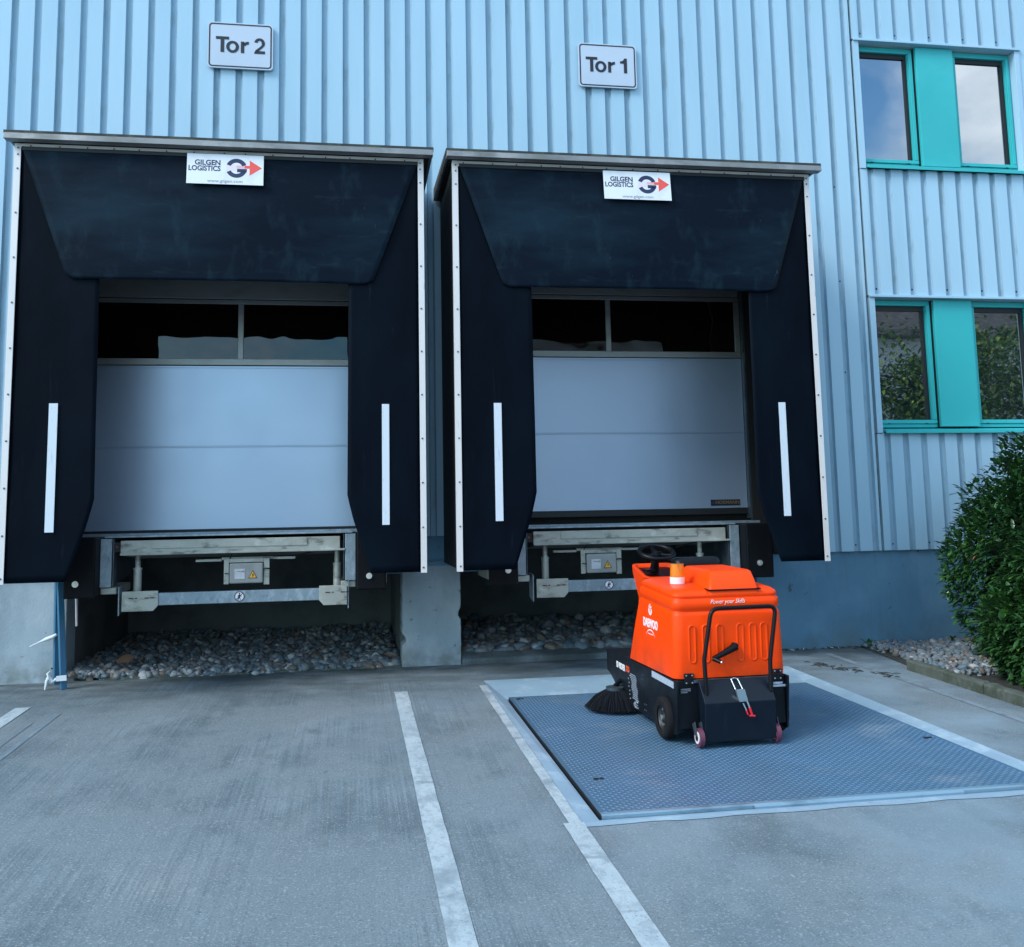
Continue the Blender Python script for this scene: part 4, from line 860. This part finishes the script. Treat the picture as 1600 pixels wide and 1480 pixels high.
# steering console
def slope(ring, k, yr=1.31): return [(p[0], p[1], p[2]-(yr-p[1])*k) for p in ring]
m = MB(); m.loft([roundrect(-.15, .08, 1.08, 1.32, .03, .38), roundrect(-.135, .065, 1.10, 1.31, .03, .72), slope(roundrect(-.170, .125, 1.04, 1.33, .035, .900), .15), slope(roundrect(-.175, .135, 1.00, 1.335, .05, .952), .24)], cap=False)
m.loft([slope(roundrect(-.175, .135, 1.00, 1.335, .05, .952), .24), slope(roundrect(-.153, .113, 1.022, 1.315, .04, .958), .24), slope(roundrect(-.148, .108, 1.028, 1.31, .04, .925), .24)], cap=False)
sb(m, 'console', M_or)
m = MB(); m.add(slope(roundrect(-.149, .109, 1.026, 1.311, .04, .930), .24), [tuple(range(24))]); m.box(-.13, -.07, 1.10, 1.20, .915, .932); sb(m, 'dashboard', M_seat)
m = MB(); m.box(.040, .054, 1.05, 1.08, .90, .94); sb(m, 'switch', mat('yellow switch', (.6, .3, .02), .4))
m = MB(); m.tube([(-.045, 1.20, .91), (-.045, 1.17, .99), (-.045, 1.145, 1.045)], [.034, .026, .022], 14); sb(m, 'steering_column', M_seat)
wc = Vector((-.045, 1.14, 1.052)); ta = R(20)
m = MB(); rw = .120; Rx = Matrix.Rotation(ta, 3, 'X')
m.tube([wc+Rx @ Vector((rw*math.cos(a), rw*math.sin(a), 0)) for a in [2*math.pi*k/40 for k in range(40)]], .0155, 10, closed=True)
for a in (R(90), R(210), R(330)):
    m.tube([wc+Rx @ Vector((0, 0, -.012)), wc+Rx @ Vector((rw*.5*math.cos(a), rw*.5*math.sin(a), -.014)), wc+Rx @ Vector((rw*math.cos(a), rw*math.sin(a), 0))], [.022, .014, .012], 8)
m.cyl(wc+Vector((0, 0, -.01)), 'z', .035, .03, 18); sb(m, 'steering_wheel', M_seat)
# dust bin
m = MB(); m.prism([(-.005, .372), (-.02, .372), (-.115, .255), (-.105, .03), (.10, .03), (.12, .30)], 'x', -.212, .218); bin_ = sb(m, 'dust_bin', M_bin, .004)
m = MB(); m.box(-.235, .245, -.012, .004, .355, .374); sb(m, 'hatch_rail', M_dsteel, .002)
# side wedge plates near the bin
m = MB(); m.prism([(.0, .36), (-.02, .36), (-.03, .14), (.0, .09)], 'x', -.212, -.208); sb(m, 'bin_bracket', M_chas); m = MB(); m.prism([(.0, .36), (-.02, .36), (-.03, .14), (.0, .09)], 'x', .236, .240); sb(m, 'bin_bracket', M_chas)
# tubular handle
hp = []
def corner(a, b_, c, r=.045, n=6):
    a, b_, c = Vector(a), Vector(b_), Vector(c); p = b_+(a-b_).normalized()*r; q = b_+(c-b_).normalized()*r
    return [p*(1-u)**2+b_*2*u*(1-u)+q*u*u for u in [k/n for k in range(n+1)]]
pA, pB, pC, pD, pE, pF = (-.185, -.075, .27), (-.188, -.062, .50), (-.135, -.050, .797), (.355-.02, -.050, .800), (.355, 0, 0), (0, 0, 0)
pC, pD = (-.130, -.045, .792), (.270, -.045, .794); pE, pF = (.215, -.062, .48), (.208, -.075, .30)
pts = [pA, pB]+corner(pB, pC, pD, .05)+corner(pC, pD, pE, .05)+[pE, pF]
m = MB(); m.tube(pts, .0125, 12); sb(m, 'handle_bar', M_seat)
def shift(m, dx, dy, dz):
    m.v = [(x+dx, y+dy, z+dz) for x, y, z in m.v]; return m
# crank lever
m = MB(); m.tube([(.098, .012, .515), (.098, -.03, .515)], .016, 12); m.tube([(.098, -.028, .512), (.02, -.036, .475), (-.045, -.040, .447)], [.024, .017, .014], 12); m.tube([(-.045, -.040, .447), (-.015, -.075, .432)], [.014, .012], 10); cl_ = sb(shift(m, -.078, 0, .050), 'crank_lever', M_seat)
m = MB(); m.cyl((-.012, -.078, .431), (.7, -.7, -.3), .008, .006, 10); shift(m, -.078, 0, .050).build('lever_bolt', M_bolt, cl_)
# latch
m = MB(); y0 = -.030
m.tube([(.040, -.018, .372), (.048, -.065, .315), (.053, -.095, .27)], .0042, 8); m.tube([(.080, -.018, .372), (.092, -.065, .315), (.097, -.095, .27)], .0042, 8); m.tube([(.040, -.018, .372), (.060, -.016, .378), (.080, -.018, .372)], .0042, 8)
m.prism([(.035, .325), (.088, .325), (.105, .262), (.085, .238), (.058, .240)], 'y', -.098, -.080)
m.tube([(.090, -.118, .262), (.103, -.122, .222)], .0045, 8); m.tube([(.066, -.118, .25), (.083, -.122, .21)], .004, 8); lt = sb(shift(m, -.058, -.016, 0), 'latch', M_chrome, .001)
m = MB(); m.tube([(.103, -.122, .226), (.116, -.126, .180)], [.0075, .0065], 10); m.tube([(.100, -.124, .178), (.132, -.128, .176)], .0055, 8); m.tube([(.081, -.121, .215), (.092, -.124, .185)], .0045, 8); shift(m, -.058, -.014, .0).build('latch_grip', M_redg, lt)
# hinges
for s, xh in ((0, -.262), (1, .283)):
    m = MB(); m.box(xh-.030, xh+.030, -.006, .0015, .388, .412); m.box(xh-.030, xh+.030, -.008, .0, .346, .386); hn = sb(m, 'hinge', M_chas, .003)
    m = MB()
    for dx in (-.018, .018):
        for z in (.401, .358): m.cyl((xh+dx, -.009, z), 'y', .0045, .005, 8)
    m.build('hinge_bolts', M_bolt, hn)
# stickers
m = MB(); m.box(-.318, -.250, -.004, -.001, .296, .330); st = sb(m, 'rating_plate', M_chas); m = MB()
for k in range(3): m.box(-.314, -.254-.02*(k == 0), -.006, -.0045, .300+.010*k, .304+.010*k)
m.build('print', M_grey, st)
m = MB(); m.box(.255, .315, -.003, .001, .322, .334); m.box(.255, .335, -.003, .001, .306, .318); sb(m, 'sticker', M_lab)
# casters
for xc in (-.232, .232):
    zc_ = .054
    m = MB(); m.cyl((xc, -.068, zc_), 'x', .054, .026, 28); cs = sb(m, 'caster', M_caster, .005)
    m = MB(); m.cyl((xc, -.068, zc_), 'x', .035, .034, 20); m.build('caster_hub', M_white, cs, .002)
    m = MB(); m.cyl((xc, -.068, zc_), 'x', .020, .038, 16); m.build('caster_axle', M_black, cs)
    m = MB(); m.prism([(-.085, .064), (-.05, .064), (-.01, .12), (-.05, .14)], 'x', xc-.022, xc-.017); m.prism([(-.085, .064), (-.05, .064), (-.01, .12), (-.05, .14)], 'x', xc+.017, xc+.022); m.build('caster_fork', M_dsteel, cs)
# drive wheels
for s in (-1, 1):
    m = MB(); rings = []; R0 = .125
    prof = [(-.014, .072), (-.016, .092), (-.020, .108), (-.012, R0-.006), (-.004, R0), (.048, R0), (.056, R0-.008), (.056, .06)]
    m2 = [[(s*(.362-px), .172+rr_*math.cos(a), R0+rr_*math.sin(a)) for a in [2*math.pi*k/40 for k in range(40)]] for px, rr_ in prof]
    m.loft(m2, cap=False); wl = sb(m, 'wheel', M_tyre)
    m = MB(); m.loft([[(s*(.370-px), .172+rr_*math.cos(a), R0+rr_*math.sin(a)) for a in [2*math.pi*k/30 for k in range(30)]] for px, rr_ in ((0, .078), (.004, .070), (.022, .064), (.024, .035), (.006, .030), (.004, .001))], cap=False); m.build('rim', M_rim2, wl)
    m = MB()
    for k in range(5): a = 2*math.pi*k/5; m.cyl((s*.354, .172+.047*math.cos(a), R0+.047*math.sin(a)), 'x', .007, .016, 8)
    m.cyl((s*.366, .172, R0), 'x', .014, .014, 12); m.build('wheel_bolts', M_bolt, wl)
# side brush
bc_ = Vector((-.395, 1.04, 0)); m = MB()
m.cyl((bc_.x, bc_.y, .132), 'z', .062, .022, 28); br = sb(m, 'side_brush', M_dsteel, .004)
m = MB(); rnd = random.Random(3)
for k in range(520):
    a = rnd.uniform(0, 6.283); r0 = rnd.uniform(.03, .062); rr_ = rnd.uniform(.178, .208); h = rnd.uniform(.0, .012)
    p0 = Vector((bc_.x+r0*math.cos(a), bc_.y+r0*math.sin(a), .124)); p1 = Vector((bc_.x+rr_*math.cos(a+.05), bc_.y+rr_*math.sin(a+.05), .004+h)); pm = (p0+p1)/2+Vector((.010*math.cos(a), .010*math.sin(a), .012))
    m.tube([p0, pm, p1], [.003, .0026, .0022], 4)
m.build('bristles', M_brist, br)
m = MB(); m.cyl((bc_.x, bc_.y, .072), 'z', .178, .11, 32, r2=.05); m.build('bristle_core', M_brist, br)
m = MB(); m.tube([(-.395, 1.04, .150), (-.33, 1.10, .18), (-.30, 1.10, .19)], [.014, .014, .014], 10); sb(m, 'brush_arm', M_chas)
# writing on the sweeper
def on_side(y, z, x=-.347): return Matrix.Translation((x, y, z)) @ Matrix.Rotation(R(-90), 4, 'Z') @ Matrix.Rotation(R(90), 4, 'X')
text('side_lettering', 'ID RIDER', .056, M_wlet, sw, on_side(1.06, .275), bold=.0016, xs=.86)
text('side_lettering', '333', .056, mat('orange print', (.75, .08, .02), .5), sw, on_side(.905, .280), bold=.0016, xs=.9)
m = MB(); m.box(-.350, -.346, .02, .40, .325, .362); o = sb(m, 'side_sticker', M_lab)
m = MB(); rnd = random.Random(8)
for k in range(17):
    z = .262-.0125*k; l = .115+.02*math.sin(k*1.1)-.05*(k > 12)*rnd.random()
    y = .79-.004*k
    if k < 13: m.box(-.3485, -.3465, y-l/2, y+l/2, z, z+.0038)
    else:
        for q in range(5): yy = y-l/2+rnd.random()*l; m.box(-.3485, -.3465, yy, yy+.012, z+rnd.uniform(-.006, .006), z+.008)
for k in range(8): yy = .87+rnd.uniform(-.02, .02); zz = .27-.025*k; m.box(-.3485, -.3465, yy, yy+.008, zz, zz+.008)
sb(m, 'side_emblem', M_lab)
m = MB()
for (yy, zz) in ((.60, .30), (.57, .30), (.60, .27), (.57, .27), (.56, .12), (.53, .12), (.56, .085), (.53, .085)): m.cyl((-.347, yy, zz), 'x', .006, .006, 8)
sb(m, 'side_bolts', M_dsteel)
text('brand_lettering', 'DAEWOO', .074, M_wlet, sw, on_side(.43, .648, -.3405), bold=.0026, xs=.80)
m = MB()
cy, cz = .43, .735
def bl(pts): m.add([(-.3400, cy-u, cz+w) for u, w in pts], [tuple(range(len(pts)))])
for sgn in (-1, 1):
    bl([(0, -.034), (sgn*.020, -.026), (sgn*.034, -.006), (sgn*.030, .014), (sgn*.016, .006), (sgn*.006, -.012)])
    bl([(sgn*.003, -.004), (sgn*.012, .012), (sgn*.026, .020), (sgn*.018, .034), (sgn*.004, .020)])
bl([(0, .026), (.009, .036), (0, .042), (-.009, .036)])
for k in range(14):
    a0, a1 = R(20+140*k/14), R(20+140*(k+1)/14); m.add([(-.3405, cy-.085*math.cos(a), .552+r_*math.sin(a)) for a, r_ in ((a0, .055), (a1, .055), (a1, .063), (a0, .063))], [(0, 1, 2, 3)])
for k in range(9): m.box(-.3415, -.3400, cy-.05+k*.011, cy-.045+k*.011, .582, .588)
sb(m, 'brand_emblem', M_wlet)
text('slogan_lettering', 'Power your Skills', .038, M_wlet, sw, face_front(-.005, .0115, .824), bold=-.0004, xs=.80, shear=.35)

# ------------------------------------------------------------------ across the yard (seen mirrored in the panes)
def tree(x, y, h, r, seed, label):
    rnd = random.Random(seed); t = empty('leafy_tree', (x, y, gz(x, y))); tag(t, label, 'tree', 'trees across the yard')
    m = MB(); m.tube([(0, 0, 0), (.1, 0, h*.3), (0, .1, h*.6), (.1, 0, h*.9)], [.22, .17, .11, .04], 10); tips = []
    for k in range(14):
        a = rnd.uniform(0, 6.28); z = rnd.uniform(.28, .75)*h; e = Vector((math.cos(a)*r*.8, math.sin(a)*r*.8, z+r*rnd.uniform(.1, .6))); m.tube([(0, 0, z), tuple((Vector((0, 0, z))+e)/2+Vector((0, 0, .2))), tuple(e)], [.07, .045, .015], 6); tips.append(e)
    m.build('trunk', M_bark, t); m = MB()
    cl = [Vector((rnd.gauss(0, r*.45), rnd.gauss(0, r*.45), h*.62+rnd.gauss(0, h*.2))) for _ in range(70)]+tips
    for k in range(13000):
        c = rnd.choice(cl); p = c+Vector((rnd.gauss(0, .42), rnd.gauss(0, .42), rnd.gauss(0, .32)))
        leafmesh(m, p, Vector((rnd.gauss(0, 1), rnd.gauss(0, 1), rnd.gauss(-.3, .6))), Vector((0, 0, 1)), rnd.uniform(.14, .24), .05, 1 if rnd.random() < .25 else 0)
    m.build('crown', [mat('tree leaf', (.07, .15, .03), .5) if 'tree leaf' not in bpy.data.materials else bpy.data.materials['tree leaf'], mat('tree leaf light', (.28, .40, .05), .5) if 'tree leaf light' not in bpy.data.materials else bpy.data.materials['tree leaf light']], t)
tree(21.3, -19.5, 7.6, 2.5, 1, 'leafy tree across the yard mirrored in the left pane of the lower window')
tree(26.0, -20.0, 8.6, 3.0, 2, 'leafy tree across the yard mirrored in the right pane of the lower window')
bl_ = empty('opposite_building', (26, -36, gz(0, -36))); tag(bl_, 'pale building with tiled roof across the yard mirrored in the lower window', 'building')
m = MB(); m.box(-16, 18, -6, 0, 0, 10.6); m.build('wall', M_wallo, bl_)
m = MB(); m.prism([(1.0, 10.4), (1.0, 10.7), (-4, 16.0), (-9, 10.7), (-9, 10.4)], 'x', -17, 19); m.build('roof', M_roofo, bl_)
for k in range(9):
    m = MB(); m.box(-14+k*3.6, -12.4+k*3.6, -.02, .05, 5.6, 7.2); m.build('window', M_dglass, bl_)
